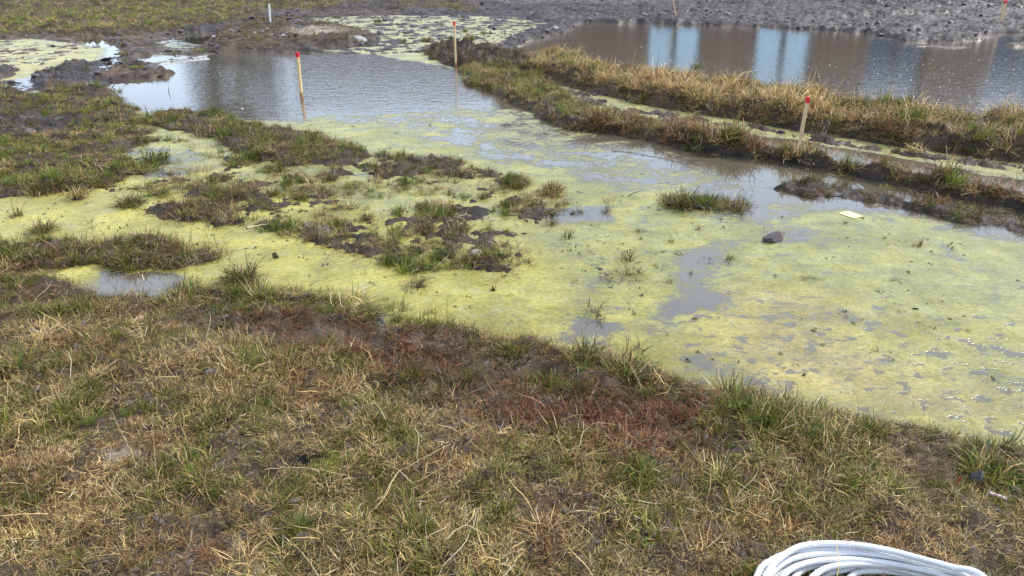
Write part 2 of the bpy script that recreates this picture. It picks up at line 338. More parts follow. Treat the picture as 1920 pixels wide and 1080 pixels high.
def water_material():
    m, nt, out = new_mat('pond_water')
    tc = N(nt, 'ShaderNodeTexCoord').outputs['Object']
    A = lambda n: N(nt, 'ShaderNodeAttribute', attribute_name=n).outputs['Fac']
    al, dp, rip, yl, pk = A('algae'), A('depth'), A('ripple'), A('yellow'), A('rusty')
    # floating film: broken in torn patches
    mp = N(nt, 'ShaderNodeMapping'); mp.inputs['Scale'].default_value = (1, 1.25, 1); lk(nt, tc, mp.inputs[0])
    nA = N(nt, 'ShaderNodeTexNoise', Scale=3.2, Detail=9., Roughness=.68, Distortion=.5); lk(nt, mp.outputs[0], nA.inputs['Vector'])
    nB = N(nt, 'ShaderNodeTexNoise', Scale=17., Detail=6., Roughness=.65, Distortion=.4); lk(nt, mp.outputs[0], nB.inputs['Vector'])
    nC = N(nt, 'ShaderNodeTexNoise', Scale=75., Detail=4., Roughness=.7); lk(nt, tc, nC.inputs['Vector'])
    nD = N(nt, 'ShaderNodeTexNoise', Scale=1.1, Detail=4.); lk(nt, tc, nD.inputs['Vector'])
    s = math_(nt, 'ADD', math_(nt, 'MULTIPLY', nA.outputs[0], .62), math_(nt, 'MULTIPLY', nB.outputs[0], .38))
    s = math_(nt, 'ADD', s, math_(nt, 'MULTIPLY', math_(nt, 'SUBTRACT', nC.outputs[0], .5), .10))
    th = maprange(nt, al, 0, 1, .78, .30)
    mask = maprange(nt, math_(nt, 'SUBTRACT', s, th), -.03, .07, 0, 1, True)
    nH = N(nt, 'ShaderNodeTexNoise', Scale=10.5, Detail=5., Roughness=.6, Distortion=.25); lk(nt, mp.outputs[0], nH.inputs['Vector'])
    hole = maprange(nt, math_(nt, 'SUBTRACT', nH.outputs[0], maprange(nt, pk, 0, .75, .68, .575)), -.02, .035, 1., .12, True)
    mask = math_(nt, 'MULTIPLY', mask, hole)
    body_a = maprange(nt, math_(nt, 'SUBTRACT', s, th), -.02, .16, .55, 1.)
    mask = math_(nt, 'MULTIPLY', mask, body_a)
    mask = math_(nt, 'MULTIPLY', mask, maprange(nt, al, .02, .12))
    # film colour
    c = mixc(nt, maprange(nt, nA.outputs[0], .35, .65), (.29, .31, .13), (.41, .375, .12))
    c = mixc(nt, math_(nt, 'MULTIPLY', yl, maprange(nt, nB.outputs[0], .3, .7, .5, 1.)), c, (.42, .355, .07))
    c = mixc(nt, math_(nt, 'MULTIPLY', pk, maprange(nt, nD.outputs[0], .42, .6, 0, .8)), c, (.50, .37, .16))
    nF = N(nt, 'ShaderNodeTexNoise', Scale=38., Detail=4., Roughness=.8); lk(nt, mp.outputs[0], nF.inputs['Vector'])
    c = scalec(nt, c, maprange(nt, nF.outputs[0], .34, .66, .68, 1.28))
    nE = N(nt, 'ShaderNodeTexNoise', Scale=7., Detail=7., Roughness=.75); lk(nt, tc, nE.inputs['Vector'])
    nG = N(nt, 'ShaderNodeTexNoise', Scale=2.1, Detail=3.); lk(nt, mp.outputs[0], nG.inputs['Vector'])
    c = scalec(nt, c, maprange(nt, nG.outputs[0], .35, .65, .74, 1.16))
    c = mixc(nt, maprange(nt, nE.outputs[0], .50, .72, 0, .75), c, (.16, .16, .035))
    c = mixc(nt, maprange(nt, nE.outputs[0], .46, .30, 0, .55), c, (.47, .48, .30))
    c = mixc(nt, maprange(nt, nB.outputs[0], .56, .70, 0, .65), c, (.15, .16, .03))
    c = mixc(nt, maprange(nt, nC.outputs[0], .56, .68, 0, .7), c, (.11, .12, .03))
    c = scalec(nt, c, maprange(nt, nC.outputs[0], .3, .7, .82, 1.18))
    film = N(nt, 'ShaderNodeBsdfDiffuse', Roughness=.6); lk(nt, c, film.inputs[0])
    # clear water over mud
    murk = N(nt, 'ShaderNodeBsdfDiffuse'); murk.inputs[0].default_value = (.105, .078, .042, 1)
    lk(nt, mixc(nt, maprange(nt, nD.outputs[0], .4, .65), (.105, .088, .066), (.125, .108, .072)), murk.inputs[0])
    tr = N(nt, 'ShaderNodeBsdfTransparent'); tr.inputs[0].default_value = (.82, .78, .60, 1)
    mm = N(nt, 'ShaderNodeMixShader'); lk(nt, maprange(nt, dp, 0., .045, .12, .96), mm.inputs[0]); lk(nt, tr.outputs[0], mm.inputs[1]); lk(nt, murk.outputs[0], mm.inputs[2])
    bd = N(nt, 'ShaderNodeMixShader'); lk(nt, mask, bd.inputs[0]); lk(nt, mm.outputs[0], bd.inputs[1]); lk(nt, film.outputs[0], bd.inputs[2])
    # ripples
    mr = N(nt, 'ShaderNodeMapping'); mr.inputs['Scale'].default_value = (1., 2.3, 1); lk(nt, tc, mr.inputs[0])
    r1 = N(nt, 'ShaderNodeTexNoise', Scale=13., Detail=3., Roughness=.5, Distortion=.6); lk(nt, mr.outputs[0], r1.inputs['Vector'])
    r2 = N(nt, 'ShaderNodeTexNoise', Scale=4., Detail=2.); lk(nt, mr.outputs[0], r2.inputs['Vector'])
    rh = math_(nt, 'MULTIPLY', math_(nt, 'ADD', r1.outputs[0], math_(nt, 'MULTIPLY', r2.outputs[0], 1.2)), rip)
    b0 = N(nt, 'ShaderNodeBump', Strength=1., Distance=.0028); lk(nt, rh, b0.inputs['Height'])
    ah = math_(nt, 'MULTIPLY', math_(nt, 'ADD', nC.outputs[0], nB.outputs[0]), mask)
    b1 = N(nt, 'ShaderNodeBump', Strength=.5, Distance=.002); lk(nt, ah, b1.inputs['Height']); lk(nt, b0.outputs[0], b1.inputs['Normal'])
    lk(nt, b1.outputs[0], film.inputs['Normal'])
    fr = N(nt, 'ShaderNodeFresnel', IOR=1.40); lk(nt, b0.outputs[0], fr.inputs['Normal'])
    gl = N(nt, 'ShaderNodeBsdfGlossy'); gl.inputs[0].default_value = (1, 1, 1, 1); lk(nt, b1.outputs[0], gl.inputs['Normal'])
    lk(nt, maprange(nt, mask, 0, 1, .015, .42), gl.inputs['Roughness'])
    ff = math_(nt, 'MULTIPLY', fr.outputs[0], maprange(nt, mask, 0, 1, 1.5, .45), True)
    sh = N(nt, 'ShaderNodeMixShader'); lk(nt, ff, sh.inputs[0]); lk(nt, bd.outputs[0], sh.inputs[1]); lk(nt, gl.outputs[0], sh.inputs[2])
    lk(nt, sh.outputs[0], out.inputs[0])
    return m

def grass_material(name, inst):
    """dead and living blades; the mix of the two comes with each clump, the blade's own chance from its mesh"""
    m, nt, out = new_mat(name)
    if inst:
        t = N(nt, 'ShaderNodeAttribute', attribute_name='tint', attribute_type='INSTANCER')
        tint, alpha = t.outputs['Color'], t.outputs['Alpha']
    else:
        t = N(nt, 'ShaderNodeObjectInfo'); tint, alpha = t.outputs['Color'], t.outputs['Alpha']
    sp = N(nt, 'ShaderNodeSeparateColor'); lk(nt, tint, sp.inputs[0]); G, ST, RU = sp.outputs
    bl = N(nt, 'ShaderNodeAttribute', attribute_name='blade'); sb = N(nt, 'ShaderNodeSeparateColor'); lk(nt, bl.outputs['Color'], sb.inputs[0])
    r1, r2, tt = sb.outputs
    green = mixc(nt, r2, (.036, .050, .008), (.32, .33, .042))
    green = mixc(nt, maprange(nt, bl.outputs['Alpha'], .7, .8), green, (.12, .17, .045))
    green = mixc(nt, math_(nt, 'MULTIPLY', maprange(nt, tt, .65, 1.), maprange(nt, r2, .5, 1.)), green, (.33, .26, .11))
    bright = math_(nt, 'MULTIPLY', r2, maprange(nt, ST, 0, 1, .35, 1.2), True)
    dead = mixc(nt, math_(nt, 'POWER', bright, 1.5), (.062, .031, .011), (.84, .60, .25))
    dead = mixc(nt, maprange(nt, bl.outputs['Alpha'], .90, .93), dead, (.70, .59, .38))
    rf = math_(nt, 'MULTIPLY', RU, maprange(nt, bl.outputs['Alpha'], .2, .9, 1.25, .35), True)
    dead = mixc(nt, rf, dead, mixc(nt, r2, (.085, .026, .014), (.34, .11, .05)))
    isg = math_(nt, 'LESS_THAN', r1, G)
    c = mixc(nt, isg, dead, green)
    c = scalec(nt, c, alpha)
    d = N(nt, 'ShaderNodeBsdfPrincipled', Roughness=.42); lk(nt, c, d.inputs['Base Color']); d.inputs['Specular IOR Level'].default_value = .22
    tl = N(nt, 'ShaderNodeBsdfTranslucent'); lk(nt, c, tl.inputs[0])
    ms = N(nt, 'ShaderNodeMixShader'); ms.inputs[0].default_value = .25; lk(nt, d.outputs[0], ms.inputs[1]); lk(nt, tl.outputs[0], ms.inputs[2])
    lk(nt, ms.outputs[0], out.inputs[0])
    return m

def simple_mat(name, col, rough=.6, col2=None, scale=20., bump=0., bscale=60., spec=.5, grime=None, metallic=0.):
    m, nt, out = new_mat(name)
    tc = N(nt, 'ShaderNodeTexCoord').outputs['Object']
    p = N(nt, 'ShaderNodeBsdfPrincipled', Roughness=rough); p.inputs['Specular IOR Level'].default_value = spec; p.inputs['Metallic'].default_value = metallic
    n1 = N(nt, 'ShaderNodeTexNoise', Scale=scale, Detail=6., Roughness=.6); lk(nt, tc, n1.inputs['Vector'])
    c = mixc(nt, maprange(nt, n1.outputs[0], .35, .65), col, col2 if col2 else tuple(x * .75 for x in col))
    if grime:
        zlo, zhi, gc = grime
        sx = N(nt, 'ShaderNodeSeparateXYZ'); lk(nt, tc, sx.inputs[0])
        zz = math_(nt, 'ADD', sx.outputs[2], math_(nt, 'MULTIPLY', math_(nt, 'SUBTRACT', n1.outputs[0], .5), .08))
        c = mixc(nt, maprange(nt, zz, zlo, zhi, 1, 0), c, gc)
    lk(nt, c, p.inputs['Base Color'])
    if bump:
        n2 = N(nt, 'ShaderNodeTexNoise', Scale=bscale, Detail=5., Roughness=.65); lk(nt, tc, n2.inputs['Vector'])
        b = N(nt, 'ShaderNodeBump', Strength=.8, Distance=bump); lk(nt, n2.outputs[0], b.inputs['Height']); lk(nt, b.outputs[0], p.inputs['Normal'])
    lk(nt, p.outputs[0], out.inputs[0])
    return m

MAT = {}
MAT['ground'] = ground_material(); MAT['water'] = water_material()
MAT['grass_i'] = grass_material('grass_blades', True); MAT['grass_o'] = grass_material('tussock_blades', False)

# ------------------------------------------------------------------ single tussocks standing in the pool and on its shore
# (u, v, width px, kind, tint(green, straw, rust, value), label)
SINGLE = [
 (292, 303, 66, 'dense', (.85, .3, .0, .62), 'dark green bushy tussock behind a bright green patch, at the far left of the pool'),
 (262, 318, 60, 'low', (1., .5, .0, 1.25), 'bright yellow green low patch of grass in front of the dark bushy tussock'),
 (243, 383, 62, 'dense', (.55, .4, .1, .75), 'dark olive tussock below the left grassy bank, alone on yellow algae'),
 (80, 434, 52, 'dense', (.5, .5, .1, .8), 'brown green tussock on yellow algae near the left edge of the photo'),
 (32, 405, 40, 'spiky', (.3, .6, .3, .8), 'small sparse brown tuft in the algae at the left edge'),
 (66, 368, 36, 'spiky', (.3, .5, .3, .8), 'thin spiky tuft just below the left grassy bank'),
 (222, 430, 36, 'leafy', (.7, .4, .1, .6), 'ragged flat weed lying on yellow algae between two grassy strips at the left'),
 (148, 372, 48, 'dense', (.35, .8, .1, .95), 'pale straw tuft hanging over the algae below the left grassy bank'),
 (950, 388, 38, 'dense', (.9, .3, .0, .55), 'compact dark green tussock ringed by pale algae in the middle of the pool'),
 (1036, 360, 58, 'dense', (.25, .65, .2, .85), 'large rounded brown tussock at the right tip of the grassy spit'),
 (968, 352, 44, 'dense', (.5, .5, .1, .8), 'olive tuft on the end of the grassy spit, left of the rounded brown tussock'),
 (1064, 446, 34, 'spiky', (.5, .5, .1, .6), 'small dark tussock with short spikes right of the broken marsh'),
 (1074, 470, 44, 'leafy', (.5, .5, .1, .6), 'low ragged strip of dark blades just in front of the small spiked tussock'),
 (1042, 505, 28, 'leafy', (.6, .3, .1, .5), 'dark pointed weed clump leaning right, nearest of the weeds in mid pool'),
 (1176, 488, 38, 'spiky', (.4, .5, .1, .55), 'tall dark spiky tussock standing alone in mid pool'),
 (1136, 398, 26, 'spiky', (.6, .6, .1, .6), 'small tuft with pale bent top beside the blue puddle in the marsh'),
 (1028, 402, 34, 'leafy', (.4, .3, .2, .45), 'dark ragged clump at the left rim of the blue puddle'),
 (1034, 422, 30, 'spiky', (.2, .5, .4, .6), 'brown flattened tuft below the blue puddle'),
 (797, 430, 58, 'dense', (.35, .4, .15, .65), 'dark brown domed tussock left of the brown mud hump'),
 (858, 434, 62, 'dense', (.45, .5, .2, .7), 'brown and green tussock just right of the domed brown one'),
 (792, 392, 40, 'dense', (.45, .4, .1, .7), 'short olive tuft above the domed brown tussock'),
 (688, 412, 36, 'dense', (.35, .5, .2, .7), 'brown tuft on algae left of the domed tussock'),
 (660, 392, 38, 'spiky', (.3, .5, .2, .75), 'loose brown tuft behind the marsh strip, above a smaller brown tuft'),
 (622, 338, 36, 'dense', (.3, .4, .3, .7), 'brown tuft just below the grassy spit'),
 (560, 372, 48, 'dense', (.45, .6, .1, .75), 'grey green tussock on the algae below the middle of the grassy spit'),
 (512, 366, 40, 'dense', (.4, .7, .1, .85), 'straw topped tussock left of the grey green one'),
 (700, 325, 36, 'spiky', (.5, .5, .1, .7), 'thin tuft at the notch where the grassy spit narrows'),
 (655, 364, 30, 'spiky', (.4, .5, .1, .7), 'small tuft between the grassy spit and the marsh strip'),
 (845, 366, 30, 'spiky', (.5, .4, .1, .7), 'tiny tuft beside the dark mud crumbs in the marsh'),
 (905, 372, 34, 'dense', (.5, .5, .1, .8), 'small tuft between the mud hump and the compact dark tussock'),
 (770, 320, 44, 'dense', (.6, .4, .1, .7), 'dark green tuft on the narrow part of the spit'),
 (860, 310, 34, 'spiky', (.6, .4, .1, .6), 'upright dark tuft on the far side of the narrow spit'),
 (786, 536, 44, 'spray', (.45, .7, .1, .7), 'thin arching spray of blades on open algae near the foreground shore'),
 (925, 545, 12, 'stub', (.5, .4, .3, .5), 'single dark stub poking from the yellow algae, left of the pool centre'),
 (660, 568, 110, 'straw', (.18, .9, .15, .95), 'large mop of pale straw at the foreground shore'),
 (596, 558, 46, 'leafy', (.7, .4, .1, .6), 'dark green weed clump left of the pale straw mop'),
 (742, 582, 66, 'dense', (.8, .6, .0, .9), 'fresh green tuft right of the pale straw mop'),
 (812, 586, 40, 'spiky', (.6, .6, .0, .8), 'small thin tuft standing off the shore in green algae'),
 (452, 522, 84, 'dense', (.6, .4, .15, .8), 'broad green and brown tussock on the shallow algae above the foreground shore'),
 (350, 556, 92, 'dense', (.65, .6, .05, .85), 'broad grassy tussock beside the grey puddle at lower left'),
 (484, 558, 92, 'spray', (.6, .5, .1, .8), 'wide dark green tussock between the grey puddle and the straw mop'),
 (1276, 388, 80, 'dense', (.7, .4, .1, .62), 'left half of the low grassy islet in the right part of the pool'),
 (1382, 393, 56, 'spiky', (.45, .5, .2, .65), 'thin brown tuft at the right end of the low islet'),
 (1730, 612, 34, 'leafy', (.5, .3, .2, .45), 'dark forked sprig standing in the right half of the pool'),
 (1720, 462, 26, 'spiky', (.3, .5, .3, .65), 'small brown tuft in the far right of the pool, left of a flatter one'),
 (1783, 458, 40, 'leafy', (.5, .4, .1, .45), 'flat dark weed patch at the far right of the pool'),
 (1820, 660, 22, 'leafy', (.6, .4, .1, .55), 'small leafy weed at the right, nearest the shore'),
 (1786, 655, 18, 'leafy', (.6, .4, .1, .5), 'tiny dark weed left of the small leafy one'),
 (970, 662, 74, 'dense', (.9, .5, .0, .8), 'round green tuft on the foreground shore where it touches the yellow algae'),
 (1095, 676, 110, 'dense', (.8, .5, .0, .75), 'wide green tussock on the shore, right of the round tuft'),
 (1180, 705, 120, 'dense', (.6, .6, .05, .85), 'wide mixed tussock forming the corner of the shore'),
 (1376, 745, 130, 'spray', (.75, .6, .05, .8), 'large green tussock jutting into the pool with blades leaning over the algae'),
 (1480, 790, 120, 'dense', (.7, .6, .05, .95), 'broad green tussock at the shore in front of a grey gap in the algae'),
 (1540, 785, 80, 'dense', (.75, .6, .0, .85), 'green tussock with a dark base at the right end of the broad one'),
 (1632, 808, 84, 'spray', (.7, .7, .0, .9), 'tussock with long thin spikes reaching over the algae'),
 (1900, 846, 70, 'spiky', (.6, .5, .1, .55), 'sparse dark tuft at the right edge of the photo, standing in the water'),
 (1430, 862, 90, 'spray', (.8, .6, .0, .85), 'big fan of long grey green blades on the foreground bank'),
 (1856, 886, 100, 'dense', (.7, .6, .1, .95), 'dense olive tuft beside the dark pebble at lower right'),
 (30, 690, 110, 'spray', (.75, .5, .1, .85), 'tall green tuft on the bank at the left edge of the photo'),
 (162, 728, 70, 'spray', (.95, .4, .0, .8), 'vivid dark green tuft in dry grass at the left'),
 (1225, 1005, 80, 'leafy', (1., .4, .0, 1.), 'blue green broad bladed weed left of the hose coil'),
 (1352, 900, 90, 'spray', (.5, .95, .0, 1.1), 'grey green tuft with pale flat straws pointing right'),
 (860, 1000, 100, 'straw', (.05, 1., .0, 1.15), 'tangle of broad pale straw in the near foreground'),
 (380, 870, 80, 'straw', (.15, .9, .1, 1.), 'loose bunch of tall fine straw left of the middle foreground'),
 (1070, 180, 0, '', None, ''),
 (800, 78, 26, 'dense', (.3, .5, .4, .8), 'rusty tuft in the algae flats left of the dark root heap'),
 (756, 80, 18, 'dense', (.9, .5, .0, 1.), 'small bright green tuft in the algae flats behind the pool'),
 (906, 64, 16, 'dense', (.9, .5, .0, .9), 'green tuft on the algae flats right of the stake by the root heap'),
 (872, 60, 16, 'dense', (.9, .5, .0, .9), 'tiny green tuft just right of the stake by the root heap'),
 (708, 42, 20, 'dense', (.6, .5, .0, .8), 'small olive tuft in the middle of the far algae flats'),
 (630, 32, 16, 'dense', (.9, .5, .0, .9), 'small green tuft on the far edge of the algae flats'),
 (880, 75, 28, 'dense', (.6, .6, .1, 1.), 'olive tuft behind the dark root heap'),
 (373, 96, 24, 'low', (1., .6, .0, 1.2), 'yellow green cushion of grass below the dark puddle'),
 (256, 128, 24, 'low', (1., .5, .0, 1.2), 'bright green cushion of grass on the mud spit'),
 (125, 122, 30, 'low', (.7, .5, .0, .9), 'green cushion of grass on the far side of the left mud bank'),
 (232, 106, 24, 'low', (.7, .5, .1, .9), 'olive cushion of grass where the pale water channel narrows'),
 (1080, 275, 22, 'leafy', (.8, .3, .1, .5), 'dark leafy sprig alone in the blue water of the pool'),
 (1305, 128, 26, 'dense', (1., .5, .0, .8), 'bright green tuft on the far side of the straw ridge'),
 (1660, 352, 30, 'dense', (.6, .6, .1, 1.), 'yellow green tuft on the mud below the near ridge, beside the small blue inlet'),
 (1620, 366, 36, 'dense', (.55, .5, .1, .75), 'olive tuft on the mud left of the small blue inlet'),
 (1752, 382, 60, 'dense', (.2, .4, .7, .8), 'rust brown tuft on the mud shelf right of the small blue inlet'),
 (1716, 290, 40, 'straw', (.1, 1., .0, 1.1), 'pale bleached straw tuft between the two ridges'),
 (1340, 160, 0, '', None, ''),
]
SINGLE = [s for s in SINGLE if s[2] > 0]
for u, v, wpx, kind, tint, lab in SINGLE:
    x, y = gp(u, v, 0)
    r = wpx * mpp(x, y) * .5
    if v < 560 and not (u > 1500 and v < 400) and kind in ('dense', 'straw', 'low', 'spray', 'spiky'): MOUNDS.append((x, y, max(r * .75, .03), .018 if kind != 'spiky' else .004))

# ------------------------------------------------------------------ ground
def sheet(ny, nx, y0, y1, far_rows, near_rows, side, w0, wk):
    gy = np.geomspace(y0 + 2.0, y1 + 2.0, ny) - 2.0
    ys = np.concatenate([near_rows, gy, far_rows])
    s = np.linspace(-1, 1, nx); s = np.concatenate([-np.array(side[::-1]), s, np.array(side)])
    wd = np.maximum(w0, ys * wk + w0)
    X = s[None, :] * wd[:, None]; Y = np.repeat(ys[:, None], len(s), 1)
    return X, Y
def quads(ny, nx):
    i = np.arange(ny * nx).reshape(ny, nx)
    return np.stack([i[:-1, :-1].ravel(), i[:-1, 1:].ravel(), i[1:, 1:].ravel(), i[1:, :-1].ravel()], 1)

X, Y = sheet(760, 760, .9, 34, [36, 39, 44, 52, 65, 90, 140, 300, 1200], [-400, -80, -20, -6, -2, -.5, .3], [1.15, 1.5, 2.4, 5, 15, 60, 300], 1.9, .82)
sh = X.shape; x, y = X.ravel(), Y.ravel()
A = field(x, y)
fade = sstep(45, 70, np.hypot(x, y)); hh = A['h'] * (1 - fade) + .1 * fade
outer = (np.abs(X / np.maximum(1.9, Y * .82 + 1.9)) > 1.05).ravel()
gc = np.concatenate([A['c'], np.ones((len(x), 1))], 1)
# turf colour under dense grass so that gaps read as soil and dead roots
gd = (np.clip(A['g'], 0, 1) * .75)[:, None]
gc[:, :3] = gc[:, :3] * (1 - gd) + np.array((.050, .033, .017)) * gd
me = mesh_np('ground', np.stack([x, y, hh], 1), quads(*sh), {'gcol': gc, 'wet': A['wet']})
ground = link('ground', me, MAT['ground'], smooth=True)
tag(ground, 'wet purple grey and brown mud with low banks and ridges around the flooded hollows', 'ground', kind='structure')

# ------------------------------------------------------------------ water with its floating algae
WL = []
def W(pts, soft, **kw): WL.append((Z(pts), soft, kw))
W([(-1800, 60), (0, 60), (200, 90), (190, 150), (170, 190), (-1800, 260)], .2, algae=.93, yellow=.7)
W([(60, 140), (180, 115), (240, 95), (230, 80), (180, 70), (260, 70), (330, 100), (260, 130), (170, 185), (60, 190), (0, 180), (0, 160)], .15, algae=.30, yellow=0)
W([(560, 20), (1000, 20), (1040, 50), (960, 100), (850, 130), (700, 104), (560, 97)], .2, algae=.88, yellow=.35)
W([(240, 60), (440, 90), (400, 106), (230, 106)], .2, algae=.62, yellow=.2)
# main pool
W([(150, 190), (420, 220), (560, 222), (620, 215), (760, 225), (860, 262), (960, 300), (1060, 310), (1180, 345), (1300, 350), (1420, 390), (1500, 372), (1700, 395), (1830, 425), (1920, 440), (2600, 560), (2900, 1000), (3400, 1000), (3400, 3000)] + SHORE[::-1][1:], .35, algae=.84, yellow=.12)
W([(560, 225), (900, 195), (1000, 205), (1060, 235), (1300, 290), (1450, 345), (1420, 375), (1300, 350), (1180, 345), (1060, 310), (960, 300), (860, 262), (760, 235)], .22, algae=.64, yellow=.3)
W([(1000, 255), (1150, 262), (1300, 295), (1400, 325), (1300, 330), (1150, 300)], .15, algae=.50)
W([(-400, 340), (0, 365), (230, 335), (420, 350), (700, 400), (960, 460), (1060, 520), (960, 600), (860, 632), (700, 590), (400, 560), (0, 515), (-400, 480)], .2, algae=.96, yellow=.85)
W([(860, 560), (1100, 540), (1300, 600), (1500, 720), (1700, 800), (1920, 870), (1440, 780), (1250, 720), (1040, 668), (860, 636)], .25, algae=.86, yellow=.75)
W([(1080, 560), (1400, 540), (2300, 640), (2400, 980), (1900, 850), (1600, 790), (1300, 690)], .3, algae=.80, rusty=.75, yellow=.45)
W([(1250, 655), (1330, 670), (1330, 690), (1480, 715), (1430, 735), (1300, 700)], .08, algae=.50)
W([(1280, 470), (1370, 455), (1385, 500), (1330, 520), (1270, 530)], .16, algae=.50)
W([(1240, 555), (1300, 548), (1345, 568), (1330, 582), (1260, 578)], .12, algae=.38)
W([(1045, 600), (1110, 590), (1170, 600), (1180, 625), (1100, 640), (1045, 630)], .12, algae=.48)
W([(1350, 405), (1440, 400), (1520, 425), (1540, 450), (1480, 455), (1420, 430)], .2, algae=.52, yellow=0)
W([(1030, 385), (1130, 385), (1140, 410), (1060, 416), (1020, 402)], .05, algae=.15)
W([(190, 510), (330, 512), (340, 560), (200, 556)], .08, algae=.15)
W([(590, 416), (640, 425), (640, 440), (590, 436)], .05, algae=.3)
W([(260, 270), (360, 285), (400, 320), (300, 335), (230, 325)], .1, algae=.66)
# ditch between the ridges and channel under the near ridge
W([(1000, 150), (1100, 170), (1300, 210), (1560, 255), (1920, 300), (2400, 380), (2400, 420), (1920, 340), (1560, 275), (1300, 235), (1080, 200)], .06, algae=.84, yellow=.35, ripple=0)
W([(1290, 278), (1450, 298), (1620, 330), (1800, 368), (1920, 394), (1920, 412), (1750, 378), (1620, 343), (1450, 312), (1300, 296)], .05, algae=.50, yellow=.9, ripple=0)
W([(1640, 355), (1680, 358), (1690, 395), (1650, 390)], .04, algae=.0)
RIP = [(Z([(330, 95), (900, 95), (960, 170), (860, 205), (700, 215), (500, 215), (350, 200)]), .8, 1.15), (Z([(900, 30), (2400, 30), (2600, 260), (1900, 230), (1200, 160), (960, 120)]), .5, .85)]
def wfield(x, y):
    wx = x + .10 * fbm(x, y, 1.9, 4, 51) * 1.6; wy = y + .12 * fbm(x, y, 1.9, 4, 57) * 1.6
    B = {k: np.zeros(x.shape) for k in ('algae', 'yellow', 'rusty', 'ripple')}
    B['ripple'] += .06
    for poly, soft, kw in [(p, s, {'ripple': v}) for p, s, v in RIP] + WL:
        m = sstep(-soft, soft, sdf(wx, wy, poly))
        for k, v in kw.items(): B[k] = B[k] * (1 - m) + v * m
    return B
X, Y = sheet(440, 460, 1.5, 27, [], [], [1.3, 1.7], 2.3, .95)
sh = X.shape; x, y = X.ravel(), Y.ravel()
A = field(x, y); B = wfield(x, y)
# mats thin out over the deepest water and gather yellower along the shore
dep = np.clip(-A['h'], 0, 1)
shore = sstep(.05, .0, dep)
B['yellow'] = np.clip(B['yellow'] + .5 * shore * (B['algae'] > .4), 0, 1)
F = quads(*sh); keep = (A['h'][F] < .06).any(1) & ((Y.ravel()[F] < 26).all(1))
F = F[keep]
used = np.unique(F); remap = np.zeros(len(x), int); remap[used] = np.arange(len(used))
me = mesh_np('pond_water', np.stack([x, y, np.zeros_like(x)], 1)[used], remap[F], {k: B[k][used] for k in B} | {'depth': dep[used]})
water = link('pond_water', me, MAT['water'], smooth=True)
tag(water, 'shallow flood water with torn mats of yellow green algae and rippled open patches', 'water', kind='structure')

# ------------------------------------------------------------------ blades and clumps
def blade_set(n, radius, lmin, lmax, wmin, wmax, lean, curl, seg=4, flat=0., seed=0, droop=.6, kink=.25, az_bias=None):
    r = np.random.default_rng(seed)
    V = []; Fq = []; At = []; base = 0
    for i in range(n):
        a = r.uniform(0, 2 * np.pi); q = radius * math.sqrt(r.uniform())
        p = np.array([q * math.cos(a), q * math.sin(a), -.006 if not flat else r.uniform(0, flat)])
        az = a + r.normal(0, .9) if r.uniform() < .6 else r.uniform(0, 2 * np.pi)
        if az_bias is not None and r.uniform() < .6: az = az_bias + r.normal(0, .5)
        ln = r.uniform(lmin, lmax) * (.6 + .8 * r.beta(2, 2)); wd = r.uniform(wmin, wmax)
        th = abs(r.normal(lean, lean * .45 + .08)); th = min(th, 1.52)
        dth = r.uniform(.1, 1) * curl / seg; tw = r.normal(0, kink)
        b1, b2, b3 = r.uniform(), r.uniform(), r.uniform()
        rows = []
        for s in range(seg + 1):
            t = s / seg
            wv = wd * (1 - t ** 2.2) * (.75 + .5 * min(t * 3, 1)) * .5 + .00012
            side = np.array([-math.sin(az + tw * t * 2), math.cos(az + tw * t * 2), .35 * math.sin(b3 * 9)])
            rows.append((p - side * wv, p + side * wv, t))
            d = np.array([math.sin(th) * math.cos(az), math.sin(th) * math.sin(az), math.cos(th)])
            p = p + d * ln / seg
            th = th + dth; az += r.normal(0, kink)
            if p[2] < .002: p[2] = .002 + r.uniform(0, .006); th = min(th, 1.5)
            th = min(th, 2.3)
        for (a0, a1, t) in rows:
            V += [a0, a1]; At += [(b1, b2, t, b3)] * 2
        for s in range(seg):
            k = base + 2 * s; Fq.append((k, k + 1, k + 3, k + 2))
        base += 2 * (seg + 1)
    return np.array(V), np.array(Fq), np.array(At)
CL = bpy.data.collections.new('grass_clumps')          # sources for the grass cover, never linked to the scene
KIND = {}; cnt = 0
def make_kind(kind, nvar, **kw):
    global cnt
    ids = []
    for i in range(nvar):
        V, Fq, At = blade_set(seed=1000 + cnt, **kw)
        me = mesh_np('grass_clump', V, Fq, {'blade': At}); me.materials.append(MAT['grass_i'])
        o = bpy.data.objects.new('grass_clump_%03d' % cnt, me); CL.objects.link(o)
        ids.append(cnt); cnt += 1
    KIND[kind] = ids
make_kind('lawn', 9, n=44, radius=.055, lmin=.025, lmax=.08, wmin=.0018, wmax=.0036, lean=.95, curl=1.3)
make_kind('thatch', 8, n=46, radius=.075, lmin=.03, lmax=.10, wmin=.0016, wmax=.0032, lean=1.45, curl=.5, flat=.022, kink=.5)
make_kind('tuft', 7, n=42, radius=.028, lmin=.05, lmax=.12, wmin=.002, wmax=.0042, lean=.5, curl=1.2)
make_kind('straw', 7, n=22, radius=.035, lmin=.09, lmax=.19, wmin=.0016, wmax=.0038, lean=.6, curl=1.9, seg=6, kink=.3)
make_kind('fine', 5, n=60, radius=.06, lmin=.012, lmax=.045, wmin=.0012, wmax=.0022, lean=1.1, curl=2.4, kink=.7)

make_kind('long', 5, n=12, radius=.09, lmin=.09, lmax=.20, wmin=.0018, wmax=.0042, lean=1.5, curl=.35, flat=.035, kink=.22, seg=5)

